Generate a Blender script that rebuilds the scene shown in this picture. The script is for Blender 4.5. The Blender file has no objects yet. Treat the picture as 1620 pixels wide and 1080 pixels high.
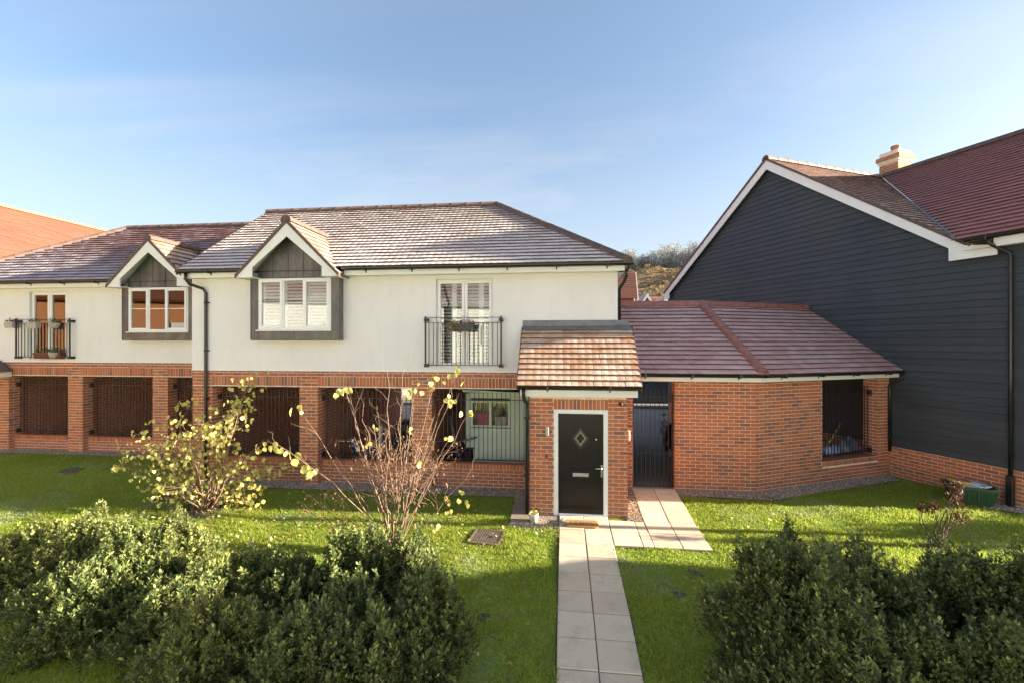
import bpy, math, random
import numpy as np
from mathutils import Vector, Matrix
random.seed(11); rng = np.random.default_rng(11)
R = math.radians
sc = bpy.context.scene
COL = sc.collection

# ------------------------------------------------------------ camera, sky, sun, exposure
YAW = math.atan(720/6394.0)
CAMZ = 3.16
cd = bpy.data.cameras.new('camera'); cam = bpy.data.objects.new('camera', cd); COL.objects.link(cam)
cam.location = (0, 0, CAMZ); cam.rotation_euler = (R(90), 0, YAW)
cd.sensor_width = 36.0; cd.lens = 16.0; cd.clip_start = 0.05; cd.clip_end = 4000
sc.camera = cam

SUN_EL = R(12.0)
SUN_H = Vector((1.0, 0.04, 0)).normalized()
SUN_DIR = Vector((SUN_H.x*math.cos(SUN_EL), SUN_H.y*math.cos(SUN_EL), math.sin(SUN_EL)))
wd = bpy.data.worlds.new('World'); sc.world = wd; wd.use_nodes = True
wt = wd.node_tree; wt.nodes.clear()
def wn(t, **k):
    n = wt.nodes.new(t)
    for a, b in k.items(): setattr(n, a, b)
    return n
w_out = wn('ShaderNodeOutputWorld'); w_bg = wn('ShaderNodeBackground')
w_sky = wn('ShaderNodeTexSky', sky_type='NISHITA', sun_disc=False, sun_elevation=SUN_EL,
           sun_rotation=math.atan2(SUN_H.x, SUN_H.y), air_density=1.0, dust_density=2.6, ozone_density=2.2)
w_bg.inputs['Strength'].default_value = 0.075
# thin high cloud, stronger toward the horizon all round
w_tc = wn('ShaderNodeTexCoord'); w_sep = wn('ShaderNodeSeparateXYZ')
wt.links.new(w_tc.outputs['Generated'], w_sep.inputs[0])
w_add = wn('ShaderNodeMath', operation='ADD'); w_add.inputs[1].default_value = 0.12
wt.links.new(w_sep.outputs['Z'], w_add.inputs[0])
w_dx = wn('ShaderNodeMath', operation='DIVIDE'); w_dy = wn('ShaderNodeMath', operation='DIVIDE')
wt.links.new(w_sep.outputs['X'], w_dx.inputs[0]); wt.links.new(w_add.outputs[0], w_dx.inputs[1])
wt.links.new(w_sep.outputs['Y'], w_dy.inputs[0]); wt.links.new(w_add.outputs[0], w_dy.inputs[1])
w_cmb = wn('ShaderNodeCombineXYZ'); wt.links.new(w_dx.outputs[0], w_cmb.inputs[0]); wt.links.new(w_dy.outputs[0], w_cmb.inputs[1])
w_map = wn('ShaderNodeMapping'); w_map.inputs['Scale'].default_value = (0.42, 1.0, 1); w_map.inputs['Rotation'].default_value = (0, 0, R(24))
w_map.inputs['Location'].default_value = (5.4, 0.6, 0)
wt.links.new(w_cmb.outputs[0], w_map.inputs[0])
w_noi = wn('ShaderNodeTexNoise'); w_noi.inputs['Scale'].default_value = 0.85; w_noi.inputs['Detail'].default_value = 7; w_noi.inputs['Roughness'].default_value = 0.58
w_noi.inputs['Distortion'].default_value = 0.7
wt.links.new(w_map.outputs[0], w_noi.inputs['Vector'])
w_r1 = wn('ShaderNodeMapRange'); w_r1.inputs[1].default_value = 0.44; w_r1.inputs[2].default_value = 0.66; w_r1.inputs[4].default_value = 0.8
wt.links.new(w_noi.outputs['Fac'], w_r1.inputs[0])
w_r2 = wn('ShaderNodeMapRange'); w_r2.inputs[1].default_value = 0.03; w_r2.inputs[2].default_value = 0.52; w_r2.inputs[3].default_value = 1.0; w_r2.inputs[4].default_value = 0.12
wt.links.new(w_sep.outputs['Z'], w_r2.inputs[0])
w_mul = wn('ShaderNodeMath', operation='MULTIPLY'); wt.links.new(w_r1.outputs[0], w_mul.inputs[0]); wt.links.new(w_r2.outputs[0], w_mul.inputs[1])
w_hz = wn('ShaderNodeMapRange'); w_hz.inputs[1].default_value = 0.0; w_hz.inputs[2].default_value = 0.42; w_hz.inputs[3].default_value = 0.62; w_hz.inputs[4].default_value = 0.0
wt.links.new(w_sep.outputs['Z'], w_hz.inputs[0])
w_mx = wn('ShaderNodeMath', operation='MAXIMUM'); wt.links.new(w_mul.outputs[0], w_mx.inputs[0]); wt.links.new(w_hz.outputs[0], w_mx.inputs[1])
w_mix = wn('ShaderNodeMixRGB'); w_v = wn('ShaderNodeMixRGB'); w_v.inputs[0].default_value = 0.28; w_v.inputs[2].default_value = (0.82, 1.0, 1.24, 1); wt.links.new(w_sky.outputs[0], w_v.inputs[1])
wt.links.new(w_mx.outputs[0], w_mix.inputs[0]); wt.links.new(w_v.outputs[0], w_mix.inputs[1])
w_mix.inputs[2].default_value = (2.25, 2.27, 2.30, 1)
wt.links.new(w_mix.outputs[0], w_bg.inputs['Color']); wt.links.new(w_bg.outputs[0], w_out.inputs['Surface'])

sl = bpy.data.lights.new('sun', 'SUN'); sun = bpy.data.objects.new('sun', sl); COL.objects.link(sun)
sl.energy = 5.0; sl.angle = R(0.6); sl.color = (1.0, 0.89, 0.70)
sun.rotation_euler = SUN_DIR.to_track_quat('Z', 'Y').to_euler()
vs = sc.view_settings; vs.view_transform = 'Standard'; vs.look = 'None'; vs.exposure = 2.5; vs.gamma = 1.0; vs.use_curve_mapping = False

# ------------------------------------------------------------ materials
MATS = {}
class NT:
    def __init__(s, name):
        s.m = bpy.data.materials.new(name); s.m.use_nodes = True; s.t = s.m.node_tree
        s.b = s.t.nodes['Principled BSDF']; s.o = s.t.nodes['Material Output']; MATS[name] = s.m
    def n(s, t, **k):
        n = s.t.nodes.new(t)
        for a, b in k.items(): setattr(n, a, b)
        return n
    def l(s, a, b): s.t.links.new(a, b)
    def noise(s, scale, detail=4, rough=0.55, coord='Object', vec=None, sc3=None):
        n = s.n('ShaderNodeTexNoise'); n.inputs['Scale'].default_value = scale; n.inputs['Detail'].default_value = detail; n.inputs['Roughness'].default_value = rough
        if vec is None:
            if coord == 'World': vec = s.n('ShaderNodeNewGeometry').outputs['Position']
            else: vec = s.n('ShaderNodeTexCoord').outputs[coord]
        if sc3:
            mp = s.n('ShaderNodeMapping'); mp.inputs['Scale'].default_value = sc3; s.l(vec, mp.inputs[0]); vec = mp.outputs[0]
        s.l(vec, n.inputs['Vector']); return n.outputs['Fac']
    def ramp(s, fac, stops):
        r = s.n('ShaderNodeValToRGB'); e = r.color_ramp.elements
        while len(e) < len(stops): e.new(0.5)
        for i, (p, c) in enumerate(stops):
            e[i].position = p; e[i].color = (*c, 1) if len(c) == 3 else c
        s.l(fac, r.inputs[0]); return r.outputs[0]
    def rng(s, v, a, b, c=0.0, d=1.0):
        r = s.n('ShaderNodeMapRange'); r.inputs[1].default_value = a; r.inputs[2].default_value = b; r.inputs[3].default_value = c; r.inputs[4].default_value = d
        s.l(v, r.inputs[0]); return r.outputs[0]
    def mix(s, f, a, b, mode='MIX'):
        m = s.n('ShaderNodeMixRGB', blend_type=mode)
        for i, x in enumerate((f, a, b)):
            if isinstance(x, (int, float)): m.inputs[i].default_value = x
            elif isinstance(x, tuple): m.inputs[i].default_value = (*x, 1)
            else: s.l(x, m.inputs[i])
        return m.outputs[0]
    def math(s, op, a, b=None):
        m = s.n('ShaderNodeMath', operation=op)
        for i, x in enumerate((a, b)):
            if x is None: continue
            if isinstance(x, (int, float)): m.inputs[i].default_value = x
            else: s.l(x, m.inputs[i])
        return m.outputs[0]
    def piece_random(s):
        o = s.n('ShaderNodeObjectInfo').outputs['Random']; g = s.n('ShaderNodeNewGeometry').outputs['Random Per Island']
        return s.math('FRACT', s.math('ADD', o, s.math('MULTIPLY', g, 7.31)))
    def bump(s, h, strength=0.3, dist=0.01):
        b = s.n('ShaderNodeBump'); b.inputs['Strength'].default_value = strength; b.inputs['Distance'].default_value = dist
        s.l(h, b.inputs['Height']); s.l(b.outputs[0], s.b.inputs['Normal'])
    def col(s, c):
        if isinstance(c, tuple): s.b.inputs['Base Color'].default_value = (*c, 1)
        else: s.l(c, s.b.inputs['Base Color'])
    def set(s, rough=0.7, metal=0.0, spec=0.5):
        s.b.inputs['Roughness'].default_value = rough; s.b.inputs['Metallic'].default_value = metal; s.b.inputs['Specular IOR Level'].default_value = spec
        return s.m

def simple(name, c, rough=0.6, metal=0.0, spec=0.5, var=0.18, scale=9.0, bump=0.0):
    t = NT(name)
    n = t.noise(scale, 5, 0.6, 'World')
    lo = tuple(x*(1-var) for x in c); hi = tuple(min(1, x*(1+var)) for x in c)
    t.col(t.ramp(n, [(0.3, lo), (0.7, hi)]))
    if bump: t.bump(t.noise(scale*6, 4, 0.6, 'World'), bump, 0.004)
    return t.set(rough, metal, spec)

def brick_mat(name, cols, wet=0.0):
    t = NT(name)
    r = t.piece_random()
    c = t.ramp(r, cols)
    n = t.noise(38, 4, 0.65, 'World'); c = t.mix(t.rng(n, 0.35, 0.75, 0, 0.35), c, (0.10, 0.05, 0.035))
    n2 = t.noise(2.2, 4, 0.6, 'World'); c = t.mix(t.rng(n2, 0.5, 0.8, 0, 0.22), c, (0.50, 0.30, 0.20))
    zz = t.n('ShaderNodeSeparateXYZ'); t.l(t.n('ShaderNodeNewGeometry').outputs['Position'], zz.inputs[0])
    sp = t.math('MULTIPLY', t.rng(zz.outputs['Z'], 0.42, -0.1, 0, 0.8), t.rng(t.noise(7, 4, 0.65, 'World'), 0.35, 0.65, 0.1, 1)); c = t.mix(sp, c, (0.25, 0.15, 0.10))
    ef = t.noise(0.9, 5, 0.7, 'World', sc3=(1, 1, 1.8)); c = t.mix(t.rng(ef, 0.58, 0.74, 0, 0.30), c, (0.55, 0.36, 0.26))
    t.col(c); t.bump(t.noise(140, 3, 0.6, 'World'), 0.35, 0.004)
    return t.set(0.85, 0, 0.25)
BR = [(0.0, (0.51, 0.165, 0.072)), (0.3, (0.45, 0.15, 0.07)), (0.52, (0.53, 0.20, 0.098)), (0.72, (0.41, 0.14, 0.077)), (0.86, (0.32, 0.13, 0.085)), (1.0, (0.24, 0.115, 0.09))]
M_BRICK = brick_mat('red_brick', BR)
M_BRICKP = brick_mat('pier_brick', [(0, (0.50, 0.14, 0.05)), (0.6, (0.44, 0.125, 0.05)), (0.9, (0.53, 0.19, 0.085)), (1, (0.36, 0.11, 0.05))])
M_BRICKD = brick_mat('brown_brick', [(0, (0.38, 0.14, 0.085)), (0.5, (0.46, 0.165, 0.095)), (1, (0.31, 0.125, 0.09))])
M_MORTAR = simple('mortar', (0.80, 0.66, 0.52), 0.95, bump=0.4, scale=14)

def tile_mat(name, cols, frost_lo, frost_hi, famt, fcol=(0.62, 0.60, 0.60), sheen=0.42, zfrost=None):
    t = NT(name)
    r = t.piece_random(); c = t.ramp(r, cols)
    n = t.noise(60, 4, 0.7, 'World'); c = t.mix(t.rng(n, 0.4, 0.8, 0, 0.4), c, (0.07, 0.04, 0.035))
    f = t.noise(0.55, 3, 0.6, 'World', sc3=(1, 1, 1.6))
    f2 = t.noise(5.5, 4, 0.65, 'World')
    fm = t.math('ADD', t.math('ADD', t.math('MULTIPLY', f, 0.30), 0.17), t.math('MULTIPLY', f2, 0.36))
    if zfrost:      # frost lingers on the lower courses
        z = t.n('ShaderNodeSeparateXYZ'); t.l(t.n('ShaderNodeNewGeometry').outputs['Position'], z.inputs[0])
        fm = t.math('ADD', fm, t.rng(z.outputs['Z'], zfrost[0], zfrost[1], zfrost[2], zfrost[3]))
    fm = t.math('ADD', fm, t.math('MULTIPLY', t.math('SUBTRACT', r, 0.5), 0.13))
    fk = t.rng(fm, frost_lo, frost_hi, 0, famt)
    c = t.mix(fk, c, fcol); t.col(c)
    t.bump(n, 0.25, 0.004)
    t.l(t.rng(fk, 0, 1, sheen, 0.75), t.b.inputs['Roughness'])
    t.b.inputs['Specular IOR Level'].default_value = 0.45
    return t.m
TB = [(0, (0.20, 0.100, 0.064)), (0.4, (0.165, 0.086, 0.060)), (0.75, (0.235, 0.118, 0.074)), (1, (0.13, 0.075, 0.058))]
TRG = [(0, (0.40, 0.135, 0.105)), (0.4, (0.35, 0.12, 0.095)), (0.75, (0.45, 0.155, 0.115)), (1, (0.28, 0.115, 0.095))]
TR = [(0, (0.26, 0.075, 0.058)), (0.4, (0.21, 0.065, 0.055)), (0.75, (0.30, 0.095, 0.07)), (1, (0.155, 0.062, 0.055))]
M_TILE = tile_mat('frosted_brown_tile', TB, 0.22, 0.68, 0.86, (0.76, 0.725, 0.69), zfrost=(4.6, 7.0, 0.16, -0.03))
M_TILEL = tile_mat('frosted_plum_tile', [(0, (0.15, 0.07, 0.065)), (0.5, (0.18, 0.08, 0.07)), (1, (0.12, 0.058, 0.055))], 0.36, 0.72, 0.8, (0.60, 0.61, 0.66), zfrost=(4.6, 6.4, 0.15, -0.12))
M_TILEG = tile_mat('damp_red_tile', TRG, 0.22, 0.64, 0.66, (0.74, 0.58, 0.56), 0.36)
M_TILEP = tile_mat('orange_brown_tile', [(0, (0.40, 0.185, 0.09)), (0.5, (0.34, 0.155, 0.08)), (1, (0.29, 0.135, 0.08))], 0.38, 0.62, 0.68, (0.78, 0.65, 0.51))
M_TILER = tile_mat('deep_red_tile', [(0, (0.44, 0.125, 0.10)), (0.5, (0.38, 0.11, 0.09)), (0.8, (0.48, 0.14, 0.105)), (1, (0.27, 0.10, 0.085))], 0.52, 0.9, 0.25, (0.46, 0.34, 0.34), 0.45)
M_TILEO = tile_mat('orange_tile', [(0, (0.27, 0.095, 0.05)), (0.5, (0.24, 0.085, 0.045)), (1, (0.21, 0.075, 0.042))], 0.6, 0.9, 0.2, (0.6, 0.4, 0.3))
M_TEDGE = simple('bare_shaded_tile_edge', (0.125, 0.062, 0.047), 0.8, var=0.3)  # unfrosted lower edge, darkened to put the course shadow into the colour
M_RIDGE = simple('ridge_tile_clay', (0.115, 0.072, 0.058), 0.7, var=0.3, bump=0.3)
M_RIDGER = simple('red_ridge_clay', (0.30, 0.12, 0.09), 0.6, var=0.3, bump=0.3)
M_DECK = simple('roof_underlay', (0.03, 0.025, 0.025), 0.9)

def render_mat():
    t = NT('cream_render')
    n = t.noise(1.3, 5, 0.6, 'World'); n2 = t.noise(6, 4, 0.6, 'World', sc3=(1, 1, 0.18))
    c = t.ramp(n, [(0.3, (0.745, 0.73, 0.74)), (0.7, (0.785, 0.77, 0.78))])
    c = t.mix(t.rng(n2, 0.52, 0.85, 0, 0.2), c, (0.50, 0.485, 0.46)); t.col(c)
    t.bump(t.noise(170, 3, 0.6, 'World'), 0.25, 0.003); return t.set(0.92, 0, 0.2)
M_RENDER = render_mat()
M_WHITE = simple('white_upvc', (0.78, 0.79, 0.80), 0.35, var=0.03, scale=3)
M_FASCIA = simple('white_fascia', (0.76, 0.76, 0.75), 0.4, var=0.05, scale=3)
M_GUTTER = simple('black_pvc', (0.012, 0.013, 0.016), 0.28, var=0.2)
M_IRON = simple('black_iron', (0.014, 0.014, 0.016), 0.45, var=0.25, scale=30)
M_STEEL = simple('brushed_steel', (0.62, 0.62, 0.63), 0.25, metal=1.0, var=0.06)
M_LEAD = simple('lead_sheet', (0.15, 0.16, 0.18), 0.5, metal=0.35, var=0.25, scale=6, bump=0.2)
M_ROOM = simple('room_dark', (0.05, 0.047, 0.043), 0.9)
M_CONC = simple('soffit_concrete', (0.20, 0.19, 0.18), 0.9)
def zinc():
    t = NT('grey_brown_cladding')
    n = t.noise(3.0, 6, 0.7, 'World', sc3=(1, 1, 0.45)); n2 = t.noise(24, 4, 0.7, 'World')
    c = t.ramp(n, [(0.32, (0.055, 0.056, 0.062)), (0.48, (0.105, 0.102, 0.104)), (0.64, (0.185, 0.165, 0.15))])
    c = t.mix(t.rng(n2, 0.5, 0.8, 0, 0.3), c, (0.06, 0.055, 0.055)); t.col(c)
    t.l(t.rng(n, 0.3, 0.7, 0.35, 0.6), t.b.inputs['Roughness']); t.b.inputs['Metallic'].default_value = 0.25; return t.m
M_ZINC = zinc()
def board_mat():
    t = NT('blue_black_board')
    r = t.piece_random()
    g = t.noise(9, 5, 0.65, 'World', sc3=(0.35, 0.35, 9))
    c = t.ramp(r, [(0, (0.030, 0.037, 0.045)), (0.5, (0.035, 0.043, 0.053)), (1, (0.041, 0.050, 0.060))])
    c = t.mix(t.rng(g, 0.4, 0.75, 0, 0.35), c, (0.062, 0.068, 0.075)); g2 = t.noise(0.9, 5, 0.7, 'World', sc3=(1, 1, 0.3)); c = t.mix(t.rng(g2, 0.45, 0.75, 0, 0.4), c, (0.070, 0.072, 0.072)); t.col(c)
    t.bump(g, 0.35, 0.006); return t.set(0.55, 0, 0.35)
M_BOARD = board_mat()
def glass_mat(name, tint, refl):
    t = NT(name); t.t.nodes.remove(t.b)
    fr = t.n('ShaderNodeFresnel'); fr.inputs['IOR'].default_value = 1.52
    f = t.math('ADD', fr.outputs[0], refl)
    tr = t.n('ShaderNodeBsdfTransparent'); tr.inputs[0].default_value = (*tint, 1)
    gl = t.n('ShaderNodeBsdfGlossy'); gl.inputs['Roughness'].default_value = 0.0; gl.inputs[0].default_value = (1, 1, 1, 1)
    m = t.n('ShaderNodeMixShader'); t.l(f, m.inputs[0]); t.l(tr.outputs[0], m.inputs[1]); t.l(gl.outputs[0], m.inputs[2]); t.l(m.outputs[0], t.o.inputs['Surface'])
    return t.m
M_GLASS = glass_mat('window_glass', (0.90, 0.93, 0.93), 0.075)
M_DOOR = simple('black_door_paint', (0.007, 0.007, 0.0075), 0.30, spec=0.3, var=0.15, scale=4)
def slab_mat():
    t = NT('concrete_slab')
    r = t.piece_random(); c = t.ramp(r, [(0, (0.60, 0.475, 0.34)), (0.5, (0.66, 0.535, 0.385)), (1, (0.69, 0.57, 0.42))])
    n = t.noise(90, 4, 0.7, 'World'); c = t.mix(t.rng(n, 0.5, 0.75, 0, 0.35), c, (0.36, 0.31, 0.25))
    n2 = t.noise(2.8, 5, 0.7, 'World'); c = t.mix(t.rng(n2, 0.52, 0.75, 0, 0.55), c, (0.27, 0.24, 0.18)); n3 = t.noise(11, 4, 0.7, 'World'); c = t.mix(t.rng(n3, 0.6, 0.75, 0, 0.5), c, (0.22, 0.19, 0.14)); t.col(c)
    t.bump(n, 0.3, 0.003); return t.set(0.85, 0, 0.3)
M_SLAB = slab_mat()
def tarmac():
    t = NT('tarmac'); n = t.noise(120, 3, 0.7, 'World'); n2 = t.noise(0.7, 4, 0.6, 'World')
    c = t.ramp(n, [(0.35, (0.20, 0.18, 0.155)), (0.7, (0.32, 0.29, 0.25))]); c = t.mix(t.rng(n2, 0.4, 0.7, 0, 0.4), c, (0.34, 0.31, 0.27)); t.col(c)
    t.bump(n, 0.4, 0.005); return t.set(0.85, 0, 0.3)
M_TARMAC = tarmac()
def lawn_mat():
    t = NT('lawn_soil')
    n = t.noise(1.6, 6, 0.65, 'World'); n2 = t.noise(30, 5, 0.7, 'World')
    c = t.ramp(n2, [(0.3, (0.16, 0.205, 0.035)), (0.55, (0.25, 0.32, 0.05)), (0.8, (0.34, 0.40, 0.075))])
    c = t.mix(t.rng(n, 0.60, 0.74, 0, 0.75), c, (0.13, 0.105, 0.065)); t.col(c)
    t.bump(n2, 0.8, 0.03); return t.set(0.95, 0, 0.2)
M_LAWN = lawn_mat()
def leaf_mat(name, cols, trans=0.3, rough=0.5, spec=0.4, frost=None, attr='rnd', big=None):
    t = NT(name)
    a = t.n('ShaderNodeAttribute', attribute_name=attr).outputs['Fac']
    c = t.ramp(a, cols)
    if big:
        n = t.noise(big[0], 4, 0.6, 'World'); c = t.mix(t.rng(n, big[1], big[2], 0, big[3]), c, big[4])
    if frost:
        n = t.noise(frost[0], 4, 0.65, 'World'); c = t.mix(t.rng(n, frost[1], frost[2], 0, frost[3]), c, frost[4])
    t.col(c); t.set(rough, 0, spec)
    tl = t.n('ShaderNodeBsdfTranslucent'); t.l(c, tl.inputs[0])
    m = t.n('ShaderNodeMixShader'); m.inputs[0].default_value = trans
    t.l(t.b.outputs[0], m.inputs[1]); t.l(tl.outputs[0], m.inputs[2]); t.l(m.outputs[0], t.o.inputs['Surface'])
    return t.m
M_GRASS = leaf_mat('grass_blade', [(0, (0.20, 0.28, 0.04)), (0.4, (0.33, 0.42, 0.055)), (0.75, (0.45, 0.51, 0.07)), (0.93, (0.54, 0.54, 0.13)), (1, (0.60, 0.50, 0.22))], 0.6, 0.5, 0.3,
                   frost=(0.8, 0.54, 0.70, 0.5, (0.42, 0.50, 0.42)), big=(1.3, 0.42, 0.70, 0.55, (0.40, 0.40, 0.085)))
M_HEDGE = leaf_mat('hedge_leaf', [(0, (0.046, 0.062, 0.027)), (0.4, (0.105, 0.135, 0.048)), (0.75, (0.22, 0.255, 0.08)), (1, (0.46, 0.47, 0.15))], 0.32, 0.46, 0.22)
M_HEDGEL = leaf_mat('sunlit_hedge_leaf', [(0, (0.056, 0.072, 0.030)), (0.4, (0.135, 0.160, 0.054)), (0.75, (0.31, 0.33, 0.10)), (1, (0.60, 0.57, 0.17))], 0.40, 0.48, 0.22)  # same hedge leaf, with sunlit tips painted into the colour
M_YLEAF_ = leaf_mat('yellow_leaf', [(0, (0.30, 0.30, 0.055)), (0.5, (0.48, 0.43, 0.075)), (0.85, (0.60, 0.50, 0.11)), (1, (0.42, 0.25, 0.06))], 0.4, 0.5, 0.35)
def yleaf_obj():
    t = NT('pale_yellow_leaf'); r = t.piece_random()
    c = t.ramp(r, [(0, (0.36, 0.38, 0.10)), (0.3, (0.58, 0.55, 0.15)), (0.7, (0.76, 0.70, 0.25)), (0.9, (0.62, 0.50, 0.16)), (1, (0.42, 0.28, 0.10))])
    n = t.noise(40, 3, 0.6, 'World'); c = t.mix(t.rng(n, 0.5, 0.75, 0, 0.3), c, (0.30, 0.22, 0.05)); t.col(c); t.set(0.5, 0, 0.35)
    tl = t.n('ShaderNodeBsdfTranslucent'); t.l(c, tl.inputs[0]); m = t.n('ShaderNodeMixShader'); m.inputs[0].default_value = 0.4
    t.l(t.b.outputs[0], m.inputs[1]); t.l(tl.outputs[0], m.inputs[2]); t.l(m.outputs[0], t.o.inputs['Surface']); return t.m
M_YLEAFO = yleaf_obj()
M_DEADLEAF = leaf_mat('dead_leaf', [(0, (0.09, 0.045, 0.028)), (0.5, (0.16, 0.075, 0.04)), (1, (0.26, 0.15, 0.08))], 0.15, 0.7, 0.2)
M_LITTER = leaf_mat('fallen_leaf', [(0, (0.16, 0.09, 0.045)), (0.5, (0.30, 0.19, 0.09)), (0.85, (0.44, 0.38, 0.22)), (1, (0.5, 0.45, 0.33))], 0.1, 0.8, 0.2)
M_TWIG = simple('bark_twig', (0.22, 0.137, 0.092), 0.75, var=0.3, scale=25)
M_TWIGD = simple('dark_twig', (0.10, 0.065, 0.045), 0.8, var=0.3, scale=25)
M_GRAVEL = leaf_mat('gravel_stone', [(0, (0.14, 0.11, 0.08)), (0.3, (0.30, 0.23, 0.16)), (0.6, (0.46, 0.37, 0.27)), (0.85, (0.60, 0.51, 0.40)), (1, (0.70, 0.65, 0.57))], 0.0, 0.85, 0.3)
M_GBED = simple('gravel_bed', (0.24, 0.185, 0.135), 0.95, var=0.4, scale=30, bump=0.6)
M_SOIL = simple('damp_soil', (0.085, 0.066, 0.046), 0.95, var=0.4, scale=20, bump=0.8)

# ------------------------------------------------------------ mesh helpers
ORG = {}
def vec(*a): return Vector(a)
class MB:
    def __init__(s): s.v = []; s.f = []; s.m = []; s.mi = 0; s.sm = []
    def quad(s, a, b, c, d): s.poly([a, b, c, d])
    def poly(s, pts, smooth=False):
        n = len(s.v); s.v += [tuple(p) for p in pts]; s.f.append(tuple(range(n, n+len(pts)))); s.m.append(s.mi); s.sm.append(smooth)
    def add(s, vs, fs, smooth=False):
        n = len(s.v); s.v += [tuple(p) for p in vs]
        for f in fs: s.f.append(tuple(i+n for i in f)); s.m.append(s.mi); s.sm.append(smooth)
    def box(s, x0, x1, y0, y1, z0, z1, M=None):
        vs = [Vector((x, y, z)) for z in (z0, z1) for y in (y0, y1) for x in (x0, x1)]
        if M is not None: vs = [M @ v for v in vs]
        s.add(vs, [(0, 2, 3, 1), (4, 5, 7, 6), (0, 1, 5, 4), (2, 6, 7, 3), (0, 4, 6, 2), (1, 3, 7, 5)]); return s
    def bbox(s, x0, x1, y0, y1, z0, z1, b=0.006, M=None):      # box with chamfered edges
        cx, cy, cz = (x0+x1)/2, (y0+y1)/2, (z0+z1)/2; hx, hy, hz = (x1-x0)/2, (y1-y0)/2, (z1-z0)/2
        b = min(b, hx*0.45, hy*0.45, hz*0.45); vs = []; idx = {}
        for sx in (-1, 1):
            for sy in (-1, 1):
                for sz in (-1, 1):
                    for k in range(3):
                        p = [cx+sx*(hx-(0 if k == 0 else b)), cy+sy*(hy-(0 if k == 1 else b)), cz+sz*(hz-(0 if k == 2 else b))]
                        idx[(sx, sy, sz, k)] = len(vs); vs.append(Vector(p))
        fs = []
        for k in range(3):
            o = [a for a in range(3) if a != k]
            for sg in (-1, 1):
                ring = []
                for (p, q) in ((-1, -1), (1, -1), (1, 1), (-1, 1)):
                    t = [0, 0, 0]; t[k] = sg; t[o[0]] = p; t[o[1]] = q; ring.append(idx[(*t, k)])
                if (sg > 0) == (k == 1): ring.reverse()
                fs.append(tuple(ring))
        for e in range(3):      # edges parallel to axis e
            o = [a for a in range(3) if a != e]
            for p in (-1, 1):
                for q in (-1, 1):
                    t0 = [0, 0, 0]; t1 = [0, 0, 0]; t0[e] = -1; t1[e] = 1
                    for t in (t0, t1): t[o[0]] = p; t[o[1]] = q
                    fs.append((idx[(*t0, o[0])], idx[(*t1, o[0])], idx[(*t1, o[1])], idx[(*t0, o[1])]))
        for sx in (-1, 1):
            for sy in (-1, 1):
                for sz in (-1, 1): fs.append((idx[(sx, sy, sz, 0)], idx[(sx, sy, sz, 1)], idx[(sx, sy, sz, 2)]))
        if M is not None: vs = [M @ v for v in vs]
        s.add(vs, fs); return s
    def prism(s, pts2, y0, y1, M=None):      # polygon in x,z extruded along y
        n = len(pts2); vs = [Vector((p[0], y0, p[1])) for p in pts2] + [Vector((p[0], y1, p[1])) for p in pts2]
        if M is not None: vs = [M @ v for v in vs]
        fs = [tuple(range(n)), tuple(range(2*n-1, n-1, -1))] + [(i, i+n, (i+1) % n+n, (i+1) % n) for i in range(n)]
        s.add(vs, fs); return s
    def tube(s, pts, rad, n=8, cap=True, smooth=True):
        pts = [Vector(p) for p in pts]
        if not isinstance(rad, (list, tuple)): rad = [rad]*len(pts)
        base = len(s.v); prev = None
        for i, p in enumerate(pts):
            t = (pts[min(i+1, len(pts)-1)]-pts[max(i-1, 0)]).normalized()
            if prev is None:
                a = Vector((0, 0, 1)) if abs(t.z) < 0.9 else Vector((1, 0, 0)); u = t.cross(a).normalized()
            else: u = (prev - t*prev.dot(t)).normalized()
            prev = u; w = t.cross(u)
            for k in range(n):
                an = 2*math.pi*k/n; s.v.append(tuple(p+(u*math.cos(an)+w*math.sin(an))*rad[i]))
        for i in range(len(pts)-1):
            for k in range(n):
                a = base+i*n+k; b = base+i*n+(k+1) % n; s.f.append((a, b, b+n, a+n)); s.m.append(s.mi); s.sm.append(smooth)
        if cap:
            s.f.append(tuple(base+k for k in range(n-1, -1, -1))); s.m.append(s.mi); s.sm.append(False)
            e = base+(len(pts)-1)*n; s.f.append(tuple(e+k for k in range(n))); s.m.append(s.mi); s.sm.append(False)
        return s
    def lathe(s, prof, n=16, c=(0, 0, 0)):
        base = len(s.v)
        for (r, z) in prof:
            for k in range(n):
                a = 2*math.pi*k/n; s.v.append((c[0]+r*math.cos(a), c[1]+r*math.sin(a), c[2]+z))
        for i in range(len(prof)-1):
            for k in range(n):
                a = base+i*n+k; b = base+i*n+(k+1) % n; s.f.append((a, b, b+n, a+n)); s.m.append(s.mi); s.sm.append(True)
        return s
    def mesh(s, name, mats, off=None):
        me = bpy.data.meshes.new(name)
        vs = s.v if off is None else [(x-off.x, y-off.y, z-off.z) for (x, y, z) in s.v]
        me.from_pydata(vs, [], s.f)
        for m in (mats if isinstance(mats, (list, tuple)) else [mats]): me.materials.append(m)
        if any(s.m): me.polygons.foreach_set('material_index', s.m)
        me.polygons.foreach_set('use_smooth', s.sm); me.update(); return me

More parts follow.
